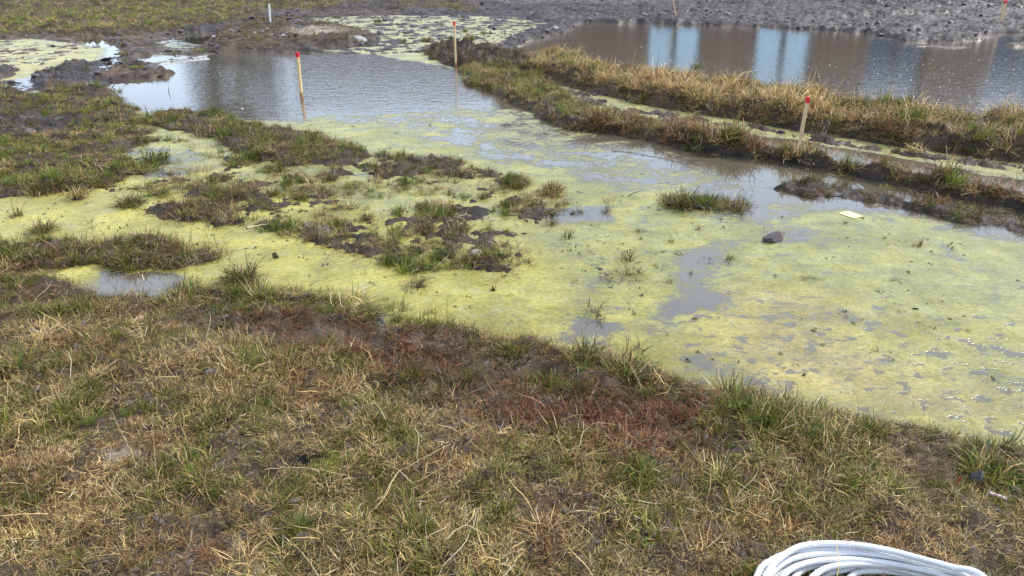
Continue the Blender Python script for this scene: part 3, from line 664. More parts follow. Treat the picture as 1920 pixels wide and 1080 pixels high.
def scatter_object(name, coll, mat, P, rot, scl, vid, tint, nobj):
    me = bpy.data.meshes.new(name)
    me.vertices.add(len(P)); me.vertices.foreach_set('co', np.asarray(P, np.float32).ravel())
    a = me.attributes.new('rot', 'FLOAT_VECTOR', 'POINT'); a.data.foreach_set('vector', np.asarray(rot, np.float32).ravel())
    a = me.attributes.new('scl', 'FLOAT_VECTOR', 'POINT'); a.data.foreach_set('vector', np.asarray(scl, np.float32).ravel())
    a = me.attributes.new('vid', 'INT', 'POINT'); a.data.foreach_set('value', np.asarray(vid, np.int32))
    a = me.attributes.new('tint', 'FLOAT_COLOR', 'POINT'); a.data.foreach_set('color', np.asarray(tint, np.float32).ravel())
    o = link(name, me, mat)
    g = bpy.data.node_groups.new(name, 'GeometryNodeTree')
    g.interface.new_socket('Geometry', in_out='INPUT', socket_type='NodeSocketGeometry')
    g.interface.new_socket('Geometry', in_out='OUTPUT', socket_type='NodeSocketGeometry')
    gi = g.nodes.new('NodeGroupInput'); go = g.nodes.new('NodeGroupOutput')
    ip = g.nodes.new('GeometryNodeInstanceOnPoints'); ip.inputs['Pick Instance'].default_value = True
    ci = g.nodes.new('GeometryNodeCollectionInfo'); ci.inputs['Collection'].default_value = coll
    ci.inputs['Separate Children'].default_value = True; ci.inputs['Reset Children'].default_value = True
    def named(nm, ty):
        n = g.nodes.new('GeometryNodeInputNamedAttribute'); n.data_type = ty; n.inputs['Name'].default_value = nm
        return [s for s in n.outputs if s.enabled and s.name == 'Attribute'][0]
    g.links.new(gi.outputs[0], ip.inputs['Points']); g.links.new(ci.outputs[0], ip.inputs['Instance'])
    g.links.new(named('vid', 'INT'), ip.inputs['Instance Index'])
    g.links.new(named('rot', 'FLOAT_VECTOR'), ip.inputs['Rotation'])
    g.links.new(named('scl', 'FLOAT_VECTOR'), ip.inputs['Scale'])
    g.links.new(ip.outputs[0], go.inputs[0])
    md = o.modifiers.new('cover', 'NODES'); md.node_group = g
    return o

def sample(y0, y1, dens, xm=(.80, 1.3)):
    """points over the ground between two distances, dens(y) per square metre"""
    ys = np.linspace(y0, y1, 400); wd = 2 * (ys * xm[0] + xm[1]); pdf = dens(ys) * wd
    cum = np.concatenate([[0], np.cumsum((pdf[1:] + pdf[:-1]) / 2 * np.diff(ys))]); n = int(cum[-1])
    y = np.interp(RNG.uniform(0, cum[-1], n), cum, ys); x = RNG.uniform(-1, 1, n) * (y * xm[0] + xm[1])
    return x, y

def grow(name, label, region, y0, y1, dens, size=1., straw_k=1., hmin=-.004):
    x, y = sample(y0, y1, dens)
    A = field(x, y)
    n = len(x)
    pn = fbm(x, y, 2.1, 4, 88, .6) ; pn2 = fbm(x, y, 7.5, 3, 95, .6)
    prob = np.clip(A['g'] * (1 + A['pat'] * (1.9 * pn + .9 * pn2)) - A['pat'] * .15, 0, 1)
    ok = (RNG.uniform(size=n) < prob) & (A['h'] > hmin) & region(x, y)
    for k in A: A[k] = A[k][ok]
    x, y, pn, pn2 = x[ok], y[ok], pn[ok], pn2[ok]; n = len(x)
    gpn = fbm(x, y, 3.2, 3, 131, .6); rpn = fbm(x, y, 2.7, 3, 151, .6)
    G = np.clip(A['gr'] + 1.1 * gpn + RNG.normal(0, .12, n), 0, 1)
    ST = np.clip(A['st'] + .5 * pn2 + RNG.normal(0, .15, n), 0, 1.2)
    RU = np.clip(A['ru'] + 1.0 * rpn * (A['ru'] > .05) + RNG.normal(0, .08, n), 0, 1)
    DK = np.clip(A['dk'] * (1 + .5 * fbm(x, y, 4.5, 3, 171)) * (1 + .22 * RNG.normal(size=n)), .2, 1.7)
    u = RNG.uniform(size=n); vid = np.zeros(n, int)
    pS = np.clip((A['ln'] - .9) * .9 + .10 * ST, .02, .55) * straw_k; pT = .12 + .38 * G; pF = .10 + .25 * RU; pL = np.full(n, .28)
    pF = pF + .10 * (y < 4.2); tot = pS + pT + pF + pL + .22 + .12 * (y < 4.2)
    edges = np.cumsum(np.stack([pS, pT, pF, pL], 0), 0) / tot
    ST = np.clip(ST, 0, 1.3)
    ks = np.where(u < edges[0], 0, np.where(u < edges[1], 1, np.where(u < edges[2], 2, np.where(u < edges[3], 3, 4))))
    for k, nm in enumerate(('straw', 'tuft', 'fine', 'lawn', 'thatch')):
        i = ks == k; vid[i] = RNG.choice(KIND[nm], i.sum())
    i = (ks == 4) & (RNG.uniform(size=n) < .16) & (y < 5); vid[i] = RNG.choice(KIND['long'], i.sum())
    G = np.where(ks == 4, G * .3, np.where(ks == 0, G * .25, np.where(ks == 1, np.clip(G * 1.35 + .1, 0, 1), G)))
    s = size * A['ln'] * RNG.uniform(.65, 1.3, n) * np.where(ks == 1, np.clip(.7 + gpn * 1.0, .5, 1.3), 1)
    s = s * np.clip(1 + .75 * fbm(x, y, 1.7, 3, 301), .55, 1.5)
    rot = np.stack([RNG.normal(0, .18, n), RNG.normal(0, .18, n), RNG.uniform(0, 6.283, n)], 1)
    scl = np.stack([s, s, s * RNG.uniform(.75, 1.15, n)], 1)
    P = np.stack([x, y, np.maximum(A['h'], -.008) - .003], 1)
    o = scatter_object(name, CL, MAT['grass_i'], P, rot, scl, vid, np.stack([G, ST, RU, DK], 1), cnt)
    tag(o, label, 'grass', kind='stuff')
    print(name, n)
    return o
SH = np.array(Z(SHORE)); 
def is_fore(x, y): return y < np.interp(x, SH[:, 0], SH[:, 1]) + .12
def is_right(x, y): return (x > -1.2) & (y > 4.2) & ((x > -.2) | (y > 9)) & (sdf(x, y, R1g) > -.25)
R1g = Z([(780, 76), (960, 96), (1060, 96), (1500, 120), (2300, 150), (3400, 200), (3400, 800), (2300, 640), (1920, 455), (1640, 395), (1400, 345), (1150, 250), (1000, 212), (860, 158), (800, 120)])
grow('meadow_grass', 'short trampled dry and green grass covering the near bank', is_fore, .95, 6.2, lambda y: 2100 * np.minimum(1, (2.6 / y) ** 1.1), .92)
grow('ridge_grass', 'straw coloured and green grass thick on the two long ridges', lambda x, y: is_right(x, y) & ~is_fore(x, y), 4., 14, lambda y: 520 * np.minimum(1, (7 / y)), 1.05)
grow('marsh_grass', 'olive and brown grass on the banks and flats to the left and far side', lambda x, y: ~is_right(x, y) & ~is_fore(x, y), 3., 30, lambda y: 760 * np.minimum(1, (5 / y) ** 1.5), 1.15, hmin=-.026)

# tussocks
TM = {}
def tuss_mesh(kind, i):
    key = (kind, i)
    if key in TM: return TM[key]
    sd_ = 5000 + hash(kind) % 1 + {'dense': 0, 'spiky': 100, 'leafy': 200, 'spray': 300, 'straw': 400, 'low': 500, 'stub': 600}[kind] + i
    kw = dict(dense=dict(n=210, radius=.55, lmin=.45, lmax=1.0, wmin=.018, wmax=.036, lean=.75, curl=1.3),
              spiky=dict(n=42, radius=.45, lmin=.4, lmax=1.1, wmin=.025, wmax=.045, lean=.5, curl=.7),
              leafy=dict(n=26, radius=.55, lmin=.3, lmax=.8, wmin=.07, wmax=.15, lean=.9, curl=1.2, kink=.5),
              spray=dict(n=120, radius=.32, lmin=.6, lmax=1.35, wmin=.018, wmax=.034, lean=.75, curl=1.2, seg=6, kink=.15),
              straw=dict(n=110, radius=.6, lmin=.5, lmax=1.2, wmin=.018, wmax=.04, lean=.9, curl=2.2, seg=6, kink=.35),
              low=dict(n=260, radius=.95, lmin=.25, lmax=.5, wmin=.025, wmax=.04, lean=.7, curl=1.),
              stub=dict(n=7, radius=.3, lmin=1.2, lmax=2.2, wmin=.25, wmax=.4, lean=.2, curl=.4))[kind]
    V, Fq, At = blade_set(seed=sd_, **kw)
    V[:, 2] -= .03 * (V[:, 2] < .02)
    me = mesh_np('grass_tussock', V, Fq, {'blade': At}); me.materials.append(MAT['grass_o'])
    TM[key] = me
    return me
sx = np.array([gp(s[0], s[1])[0] for s in SINGLE]); sy = np.array([gp(s[0], s[1])[1] for s in SINGLE])
for it in range(2):                                    # stand on the real height: slide along the sight line
    hz = np.maximum(field(sx, sy)['h'], 0)
    q = [gp(s[0], s[1], h) for s, h in zip(SINGLE, hz)]; sx = np.array([a for a, b in q]); sy = np.array([b for a, b in q])
for k, (u, v, wpx, kind, tint, lab) in enumerate(SINGLE):
    o = bpy.data.objects.new('grass_tussock' if kind not in ('leafy', 'stub') else 'water_weed', tuss_mesh(kind, k % 3)); COL.objects.link(o)
    r = wpx * mpp(sx[k], sy[k]) * .60
    o.location = (sx[k], sy[k], max(field(sx[k:k+1], sy[k:k+1])['h'][0], -.01) - .004)
    sc = r / {'dense': 1.05, 'spiky': .9, 'leafy': .95, 'spray': 1.15, 'straw': 1.2, 'low': 1.15, 'stub': .8}[kind]
    zz = {'dense': .80, 'spiky': 1., 'leafy': .8, 'spray': .75, 'straw': .8, 'low': .7, 'stub': 1.}[kind]
    o.scale = (sc, sc, sc * zz); o.rotation_euler = (0, 0, random.uniform(0, 6.28)); o.color = tint
    if kind in ('leafy', 'stub'): tag(o, lab, 'water weed', 'dark weeds poking from the pool')
    else: tag(o, lab, 'grass tussock', 'single grass tussocks in and around the pool')

# ------------------------------------------------------------------ crumbs: mud clods, floating leaf bits, sleet
def lump_mesh(name, seed, mat, sub=1, flat=.6, facets=6):
    r = np.random.default_rng(seed)
    bm = bmesh.new(); bmesh.ops.create_icosphere(bm, subdivisions=sub, radius=1)
    pl = [(r.normal(size=3), r.uniform(.55, .85)) for _ in range(facets)]
    pl = [(a / np.linalg.norm(a), d) for a, d in pl]
    for vtx in bm.verts:
        p = np.array(vtx.co)
        for a, d in pl:
            e = p @ a - d
            if e > 0: p = p - a * e
        p = p * (1 + r.normal(0, .03)); p[2] *= flat
        vtx.co = p
    me = bpy.data.meshes.new(name); bm.to_mesh(me); bm.free(); me.materials.append(mat)
    return me
MAT['clod'] = simple_mat('clod_mud', (.12, .10, .10), .4, (.05, .04, .04), 3., .02, 5.)
MAT['bit'] = simple_mat('rotten_leaf', (.045, .055, .015), .6, (.09, .07, .02), 5.)
MAT['ice'] = simple_mat('sleet_ice', (.85, .87, .90), .35, (.75, .78, .82), 5.)
CC = bpy.data.collections.new('clods'); CB = bpy.data.collections.new('bits'); CI = bpy.data.collections.new('ice')
for i in range(6):
    CC.objects.link(bpy.data.objects.new('clod_%d' % i, lump_mesh('mud_clod', 50 + i, MAT['clod'], 2)))
    CI.objects.link(bpy.data.objects.new('grain_%d' % i, lump_mesh('ice_grain', 90 + i, MAT['ice'], 1, .8)))
    V, Fq, At = blade_set(seed=70 + i, n=5, radius=1., lmin=.8, lmax=1.8, wmin=.3, wmax=.7, lean=1.4, curl=.8, seg=3, kink=.5, flat=.3)
    me = mesh_np('leaf_bit', V, Fq); me.materials.append(MAT['bit']); CB.objects.link(bpy.data.objects.new('bit_%d' % i, me))
def lay(name, label, cat, coll, mat, x, y, z, s, nv=6, flat=True):
    n = len(x)
    o = scatter_object(name, coll, mat, np.stack([x, y, z], 1), np.stack([RNG.normal(0, .3, n), RNG.normal(0, .3, n), RNG.uniform(0, 6.28, n)], 1),
                       np.stack([s * RNG.uniform(.7, 1.5, n), s * RNG.uniform(.7, 1.3, n), s * RNG.uniform(.5, 1.1, n)], 1), RNG.integers(0, nv, n), np.ones((n, 4)), nv)
    tag(o, label, cat, kind='stuff'); print(name, n)
    return o
x, y = sample(6., 34, lambda y: 60 * np.minimum(1, (12 / y) ** 1.5))
A = field(x, y); ok = (A['h'] > .006) & (A['g'] < .5) & (RNG.uniform(size=len(x)) < np.clip(.45 + 1.4 * fbm(x, y, 1.3, 4, 201), 0, 1))
x, y, z = x[ok], y[ok], A['h'][ok]
lay('mud_clods', 'crumbled dark clods of wet mud strewn over the far flats', 'mud', CC, MAT['clod'], x, y, z, RNG.gamma(1.3, .017, len(x)) + .006)
x, y = sample(2.8, 13, lambda y: 26 * np.minimum(1, (5 / y)))
A = field(x, y); B = wfield(x, y)
cl = fbm(x, y, 1.1, 4, 321); bx0, by0 = gp(1120, 450)
pr = np.clip(.02 + .55 * cl, .01, .5) + .85 * np.exp(-(((x - bx0) / .9) ** 2 + ((y - by0) / .8) ** 2))
ok = (A['h'] < -.005) & (A['h'] > -.075) & (B['algae'] > .4) & (y < np.interp(x, *np.array(Z([(-900, 230), (300, 215), (900, 300), (1500, 400), (2900, 560)])).T)) & (RNG.uniform(size=len(x)) < pr)
x, y = x[ok], y[ok]; n = len(x); s = RNG.gamma(3., .12, n) + .18
o = scatter_object('drowned_grass_bits', CL, MAT['grass_i'], np.stack([x, y, np.full(n, -.006)], 1), np.stack([RNG.normal(0, .2, n), RNG.normal(0, .2, n), RNG.uniform(0, 6.28, n)], 1),
                   np.stack([s, s, s * RNG.uniform(.5, .9, n)], 1), RNG.choice(KIND['tuft'] + KIND['lawn'], n), np.stack([RNG.uniform(.3, .8, n), RNG.uniform(.2, .6, n), RNG.uniform(0, .3, n), RNG.uniform(.35, .8, n)], 1), cnt)
tag(o, 'small drowned wisps of dark grass sticking out of the algae', 'grass', kind='stuff'); print('wisps', n)
MAT['crumb'] = simple_mat('soil_crumb', (.075, .055, .042), .8, (.16, .125, .10), 900., .002, 400.)
CS = bpy.data.collections.new('crumbs')
for i in range(6): CS.objects.link(bpy.data.objects.new('crumb_%d' % i, lump_mesh('soil_crumb', 250 + i, MAT['crumb'], 1, .7)))
x, y = sample(1.0, 6.5, lambda y: 2600 * np.minimum(1, (2.8 / y) ** 1.2))
A = field(x, y); ok = (A['h'] > .002) & is_fore(x, y) & (RNG.uniform(size=len(x)) < np.clip(.35 + 1.5 * fbm(x, y, 2.4, 3, 261), .05, 1))
x, y, z = x[ok], y[ok], A['h'][ok]
lay('soil_crumbs', 'crumbs of dark soil and grit scattered over the near bank', 'soil', CS, MAT['crumb'], x, y, z, RNG.gamma(2., .0022, len(x)) + .0015)
x, y = sample(2.6, 14, lambda y: 190 * np.minimum(1, (4 / y) ** 1.3))
A = field(x, y); B = wfield(x, y)
cl = fbm(x, y, 1.4, 4, 221); ok = (A['h'] < 0) & (B['algae'] > .3) & (RNG.uniform(size=len(x)) < np.clip(.08 + .9 * cl, .02, .8))
x, y = x[ok], y[ok]
lay('floating_leaf_bits', 'small dark scraps of leaf and root floating on the algae', 'leaf litter', CB, MAT['bit'], x, y, np.full(len(x), .001), np.minimum(RNG.gamma(2., .0036, len(x)), .012) + .003)
x, y = sample(2.9, 9, lambda y: 30 * np.minimum(1, (4 / y)))
A = field(x, y); B = wfield(x, y); ok = (A['h'] < -.015) & (B['algae'] > .6) & (RNG.uniform(size=len(x)) < np.clip(.25 + 1.2 * fbm(x, y, .9, 3, 241), .03, .8))
x, y = x[ok], y[ok]
MAT['blob'] = simple_mat('olive_algae_clump', (.23, .21, .05), .6, (.13, .13, .035), 6., .02, 14.)
CG = bpy.data.collections.new('blobs')
for i in range(6): CG.objects.link(bpy.data.objects.new('blob_%d' % i, lump_mesh('algae_clump', 150 + i, MAT['blob'], 2, .22, 4)))
lay('algae_clumps', 'small olive cushions of algae bulging from the floating mat', 'algae', CG, MAT['blob'], x, y, np.full(len(x), -.001), np.minimum(RNG.gamma(2.5, .0045, len(x)), .014) + .003)
x = RNG.uniform(2., 12, 2000); y = RNG.uniform(7.5, 12.5, 2000)
A = field(x, y); wgt = fbm(x, y, 1.2, 3, 231)
ok = (A['h'] < -.02) & (sdf(x, y, R1) < -.02) & (RNG.uniform(size=len(x)) < np.clip((x - 3) / 5, 0.03, 1) * np.clip(1.4 - (y - 8) / 3.5, .05, 1) * np.clip(.6 + 1.5 * wgt, 0, 1))
x, y = x[ok], y[ok]
lay('floating_sleet_grains', 'white grains of sleet floating on the far pool behind the straw ridge', 'sleet', CI, MAT['ice'], x, y, np.full(len(x), .0), RNG.uniform(.004, .008, len(x)))
n = 420
x = RNG.uniform(-6, 9, n); y = RNG.uniform(3.5, 16, n); z = RNG.uniform(.1, 1.5, n); k = z < 1.7 - .12 * y + .25; x, y, z = x[k], y[k], z[k]
lay('falling_sleet', 'white grains of sleet in the air over the pools', 'sleet', CI, MAT['ice'], x, y, z, RNG.uniform(.0025, .005, len(x)))

# ------------------------------------------------------------------ marker stakes
MAT['wood'] = simple_mat('pale_wood', (.66, .50, .28), .6, (.56, .40, .20), 30., .002, 120., grime=(.05, .09, (.28, .13, .045)))
MAT['wood2'] = simple_mat('pale_wood_clean', (.66, .50, .28), .6, (.56, .40, .20), 30., .002, 120., grime=(-.05, .03, (.36, .2, .07)))
MAT['red'] = simple_mat('red_paint', (.72, .012, .02), .45, (.60, .01, .02), 30.)
MAT['white'] = simple_mat('white_paint', (.80, .80, .78), .4, (.68, .68, .66), 8., grime=(.0, .06, (.25, .2, .15)))
def box_bm(bm, c, s, taper=1., bev=.0015):
    g = bmesh.ops.create_cube(bm, size=1)
    for v_ in g['verts']:
        k = taper if v_.co.z < 0 else 1
        v_.co = Vector((c[0] + v_.co.x * s[0] * k, c[1] + v_.co.y * s[1] * k, c[2] + v_.co.z * s[2]))
    if bev:
        es = list({e for v_ in g['verts'] for e in v_.link_edges}); bmesh.ops.bevel(bm, geom=es, offset=bev, segments=1, affect='EDGES')
def bm_mesh(name, bm):
    me = bpy.data.meshes.new(name); bm.to_mesh(me); bm.free(); return me
def stake(bu, bv, tu, tv, wpx, label, kind='red', zb=None, wood='wood', dy=0.):
    x, y = gp(bu, bv)
    for _ in range(3):
        z0 = max(0, field(np.array([x]), np.array([y]))['h'][0]); x, y = gp(bu, bv, z0)
    T = Vector(at_plane(tu, tv, y + dy)); Bp = Vector((x, y, z0))
    d = (T - Bp); ln = d.length; wd = wpx * mpp(x, y)
    root = empty('marker_stake' if kind == 'red' else 'white_post' if kind == 'white' else 'thin_stake', Bp)
    root.rotation_mode = 'QUATERNION'; root.rotation_quaternion = d.to_track_quat('Z', 'Y') @ Matrix.Rotation(random.uniform(-.25, .25), 4, 'Z').to_quaternion()
    cap = min(.055, ln * .12) if kind == 'red' else 0
    bm = bmesh.new(); box_bm(bm, (0, 0, (ln - cap - .12) / 2), (wd, wd * .62, ln - cap + .12))
    o = link('post', bm_mesh('post', bm), MAT['white'] if kind == 'white' else MAT[wood], root)
    if kind == 'red':
        bm = bmesh.new(); box_bm(bm, (0, 0, ln - cap / 2 + .001), (wd * 1.10, wd * .74, cap + .002), bev=.002); link('red_cap', bm_mesh('red_cap', bm), MAT['red'], root)
    if kind == 'white':
        bm = bmesh.new(); box_bm(bm, (0, 0, ln + .004), (wd * .9, wd * .55, .008)); link('top_cap', bm_mesh('top_cap', bm), MAT['white'], root)
    if kind == 'thin':
        bm = bmesh.new(); box_bm(bm, (0, 0, .03), (wd * 1.25, wd * .85, .06)); link('mud_crust', bm_mesh('mud_crust', bm), MAT['clod'], root)
    tag(root, label, 'stake', 'survey stakes around the pools')
    return root
stake(566, 184, 557.5, 98, 6.0, 'pale wooden stake with red top standing in the open rippled water, leaning left')
stake(855, 126, 851.5, 41, 4.2, 'pale wooden stake with red top at the edge of the dark root heap')
stake(1499, 270, 1515, 182, 6.6, 'pale wooden stake with red top leaning right on the near grassy ridge', wood='wood2')
stake(1875, 45, 1886, 1, 4.4, 'stake with red top leaning right on the far mud at the upper right corner', wood='wood2')
stake(1269, 35, 1258, -18, 3.2, 'thin bare yellowish stake on the far shore, its top cut off by the photo', kind='thin', wood='wood2')
stake(507, 44, 504.5, 8, 3.6, 'short white post behind the stony grass mound', kind='white')

# ------------------------------------------------------------------ stones, litter
def rock(u, v, wpx, hpx, name, label, cat, mat, seed, facets=9, rot=0., sink=.25, dpt=.8, nz=.05, group=None):
    x, y = gp(u, v)
    for _ in range(2):
        z0 = max(0, field(np.array([x]), np.array([y]))['h'][0]); x, y = gp(u, v, z0)
    m = mpp(x, y); r = np.random.default_rng(seed)
    bm = bmesh.new(); bmesh.ops.create_icosphere(bm, subdivisions=4, radius=1)
    pl = [(r.normal(size=3), r.uniform(.5, .82)) for _ in range(facets)]; pl = [(a / np.linalg.norm(a), d) for a, d in pl]
    for vt in bm.verts:
        p = np.array(vt.co)
        for a, d in pl:
            e = p @ a - d
            if e > 0: p = p - a * e * .92
        q = np.array([p[0] * 3 + seed]), np.array([p[1] * 3 + p[2] * 2.2])
        vt.co = p * (1 + nz * noise2(q[0], q[1], seed)[0] + nz * .4 * noise2(q[0] * 4, q[1] * 4, seed)[0])
    me = bm_mesh(name, bm)
    o = link(name, me, mat, smooth=True)
    o.scale = (wpx * m * .62, wpx * m * .62 * dpt, hpx * m * .80); o.rotation_euler = (0, 0, rot)
    o.location = (x, y, z0 + o.scale[2] * (1 - 2 * sink) * .5)
    tag(o, label, cat, group)
    return o
MAT['rockd'] = simple_mat('brown_grey_stone', (.17, .13, .135), .55, (.10, .08, .085), 3., .05, 4.)
MAT['rockw'] = simple_mat('pale_stone', (.62, .60, .58), .7, (.45, .43, .42), 3., .06, 3.)
MAT['rockm'] = simple_mat('pale_grey_stone', (.45, .44, .43), .7, (.33, .32, .31), 3., .06, 3.)
MAT['rockg'] = simple_mat('grey_stone', (.28, .27, .26), .7, (.2, .19, .18), 3., .06, 3.)
MAT['slate'] = simple_mat('blue_grey_stone', (.10, .11, .15), .45, (.15, .15, .18), 3., .03, 4.)
rock(1449, 452, 33, 19, 'boulder', 'rounded purple brown stone lying alone in the algae at the right of the pool', 'stone', MAT['rockd'], 23, 10, .4, .22, dpt=.7)
rock(671, 82, 26, 13, 'boulder', 'pale grey rock at the right foot of the stony mound', 'stone', MAT['rockm'], 8, 9, .2, .2)
rock(1831, 900, 17, 20, 'pebble', 'dark blue grey pebble beside the olive tuft at lower right', 'stone', MAT['slate'], 11, 6, 0, .2)
rock(895, 478, 22, 12, 'pebble', 'pale small stone lodged in the green marsh strip', 'stone', MAT['rockw'], 14, 6, 0, .3)
rock(396, 697, 18, 6, 'pebble', 'flat grey stone among the dry grass left of the middle', 'stone', MAT['rockg'], 17, 6, 0, .35)
rng2 = random.Random(4)
for i, (u, v, s, lab) in enumerate([(532, 70, 9, 'white stone on top of the stony mound, largest of those there'), (502, 56, 6, 'small white stone just right of the white post'), (512, 80, 6, 'small pale stone below the top of the mound'),
        (588, 84, 7, 'small white stone at the front of the mound, left of the pale rock'), (540, 64, 5, 'tiny pale stone behind the largest white stone'), (560, 92, 5, 'tiny pale stone at the water foot of the mound'),
        (478, 62, 5, 'tiny pale stone at the left end of the mound'), (610, 88, 5, 'tiny pale stone beside the small white stone at the front')]):
    rock(u, v, s, s * .6, 'pebble', lab, 'stone', MAT['rockw'], 30 + i, 6, rng2.random() * 3, .2, nz=.03, group='pale stones on the mound')
MAT['card'] = simple_mat('yellow_card', (.78, .66, .26), .6, (.82, .72, .34), 6.)
a, b, c_, d_ = [gp(*q) for q in ((1573, 401), (1591, 397), (1617, 407), (1601, 411))]
bm = bmesh.new(); lo = [bm.verts.new((p[0] - a[0], p[1] - a[1], .0)) for p in (a, b, c_, d_)]; f0 = bm.faces.new(lo[::-1])
ex = bmesh.ops.extrude_face_region(bm, geom=[f0]); bmesh.ops.translate(bm, vec=(0, 0, .004), verts=[e for e in ex['geom'] if isinstance(e, bmesh.types.BMVert)])
bmesh.ops.recalc_face_normals(bm, faces=bm.faces)
o = link('floating_card', bm_mesh('floating_card', bm), MAT['card']); o.location = (a[0], a[1], .003)
tag(o, 'pale yellow rectangular card floating on the algae below the near ridge', 'card')

def tube_mesh(name, pts, rad, sides=6, taper=None, cap=True):
    P = np.asarray(pts, float); n = len(P)
    T = np.gradient(P, axis=0); T /= np.linalg.norm(T, axis=1)[:, None] + 1e-9
    up = np.array([0, 0, 1.]); V = []
    R = np.full(n, rad) if taper is None else rad * np.asarray(taper)
    for i in range(n):
        s = np.cross(T[i], up); s /= np.linalg.norm(s) + 1e-9; q = np.cross(s, T[i])
        for k in range(sides):
            a = 2 * np.pi * k / sides; V.append(P[i] + R[i] * (math.cos(a) * s + math.sin(a) * q))
    V = np.array(V); Fq = []
    for i in range(n - 1):
        for k in range(sides):
            k2 = (k + 1) % sides
            Fq.append((i * sides + k, i * sides + k2, (i + 1) * sides + k2, (i + 1) * sides + k))
    return mesh_np(name, V, np.array(Fq))
def catmull(P, sub):
    P = np.asarray(P, float); n = len(P); out = []
    for i in range(n - 1):
        p0, p1, p2, p3 = P[max(i - 1, 0)], P[i], P[i + 1], P[min(i + 2, n - 1)]
        for s in range(sub):
            t = s / sub
            out.append(.5 * ((2 * p1) + (-p0 + p2) * t + (2 * p0 - 5 * p1 + 4 * p2 - p3) * t * t + (-p0 + 3 * p1 - 3 * p2 + p3) * t ** 3))
    out.append(P[-1]); return np.array(out)

# white hose coil: loops laid one over another, running out past the bottom of the photo
MAT['hose'] = simple_mat('frosty_white_hose', (.74, .745, .75), .42, (.60, .60, .60), 14., .0025, 330.)
cz = field(np.array([1.0, .8, .9]), np.array([1.75, 1.8, 1.6]))['h'].mean()
def cp(a, b): return (1400 + a / 4.174, 980 + b / 4.17)
LOOPS = [
 (.062, [(60, 470), (90, 400), (118, 350), (175, 308), (260, 262), (380, 228), (560, 212), (780, 212), (1000, 228), (1200, 262), (1400, 308), (1600, 368), (1800, 440)]),
 (.083, [(140, 470), (175, 380), (235, 300), (330, 228), (430, 183), (560, 166), (700, 164), (860, 174), (1020, 198), (1200, 238), (1400, 292), (1600, 346), (1860, 430)]),
 (.060, [(150, 470), (200, 395), (260, 335), (350, 285), (500, 250), (700, 236), (900, 240), (1100, 262), (1300, 302), (1500, 356), (1740, 435)]),
 (.040, [(205, 470), (240, 400), (320, 335), (430, 292), (600, 268), (800, 262), (1000, 285), (1200, 312), (1400, 352), (1620, 420)]),
 (.052, [(260, 470), (310, 390), (410, 335), (560, 298), (720, 288), (900, 292), (1100, 318), (1300, 355), (1560, 430)]),
 (.032, [(350, 475), (390, 410), (450, 365), (560, 335), (700, 322), (860, 330), (1060, 345), (1300, 392), (1500, 445)]),
 (.045, [(480, 475), (540, 405), (640, 352), (800, 328), (980, 324), (1180, 342), (1380, 378), (1640, 445)]),
 (.022, [(570, 475), (640, 405), (760, 368), (900, 350), (1080, 362), (1250, 372), (1450, 410), (1650, 470)]),
 (.020, [(770, 470), (850, 395), (960, 378), (1100, 380), (1280, 405), (1460, 455)]),
]
ctrl = []
ccx, ccy = gp(1640, 1170, .05)
for li, (hz_, pts) in enumerate(LOOPS):
    vis = [(*gp(*cp(*p), cz + hz_), cz + hz_ * 1.0) for p in pts]
    # the way round the near side, out of the picture
    s, e = np.array(vis[-1]), np.array(vis[0]); back = []
    nxt = LOOPS[(li + 1) % len(LOOPS)]
    if li + 1 < len(LOOPS): e = np.array((*gp(*cp(*nxt[1][0]), cz + nxt[0]), cz + nxt[0]))
    wdt = .30 + .012 * li
    for t in (.12, .3, .5, .7, .88):
        m_ = s * (1 - t) + e * t
        k = math.sin(math.pi * t) ** .8
        back.append((m_[0] + .16 * math.sin(2 * math.pi * t) , m_[1] - (wdt - .03 * li) * k, cz + .015 + .008 * li))
    ctrl += vis + (back if li + 1 < len(LOOPS) else back[:3])
hp = catmull(ctrl, 9)
hp[:, 2] = np.maximum(hp[:, 2], cz + .004)
ho = link('hose_coil', tube_mesh('hose_coil', hp, .0090, 12), MAT['hose'], smooth=True)
tag(ho, 'coiled white hose dusted with sleet, lying in loops on the grass at the bottom right', 'hose')
# grains stuck on the hose
k = RNG.integers(0, len(hp), 900); a = RNG.uniform(-1.3, 1.3, 900)
T = np.gradient(hp, axis=0)[k]; T /= np.linalg.norm(T, axis=1)[:, None]; sdv = np.cross(T, [0, 0, 1.]); sdv /= np.linalg.norm(sdv, axis=1)[:, None]; upv = np.cross(sdv, T)
gpnt = hp[k] + T * RNG.uniform(-.012, .012, (900, 1)) + .0102 * (np.sin(a)[:, None] * sdv + np.cos(a)[:, None] * upv)
lay('sleet_on_hose', 'tiny white grains of sleet stuck to the hose loops', 'sleet', CI, MAT['ice'], gpnt[:, 0], gpnt[:, 1], gpnt[:, 2], RNG.uniform(.0008, .0018, 900))

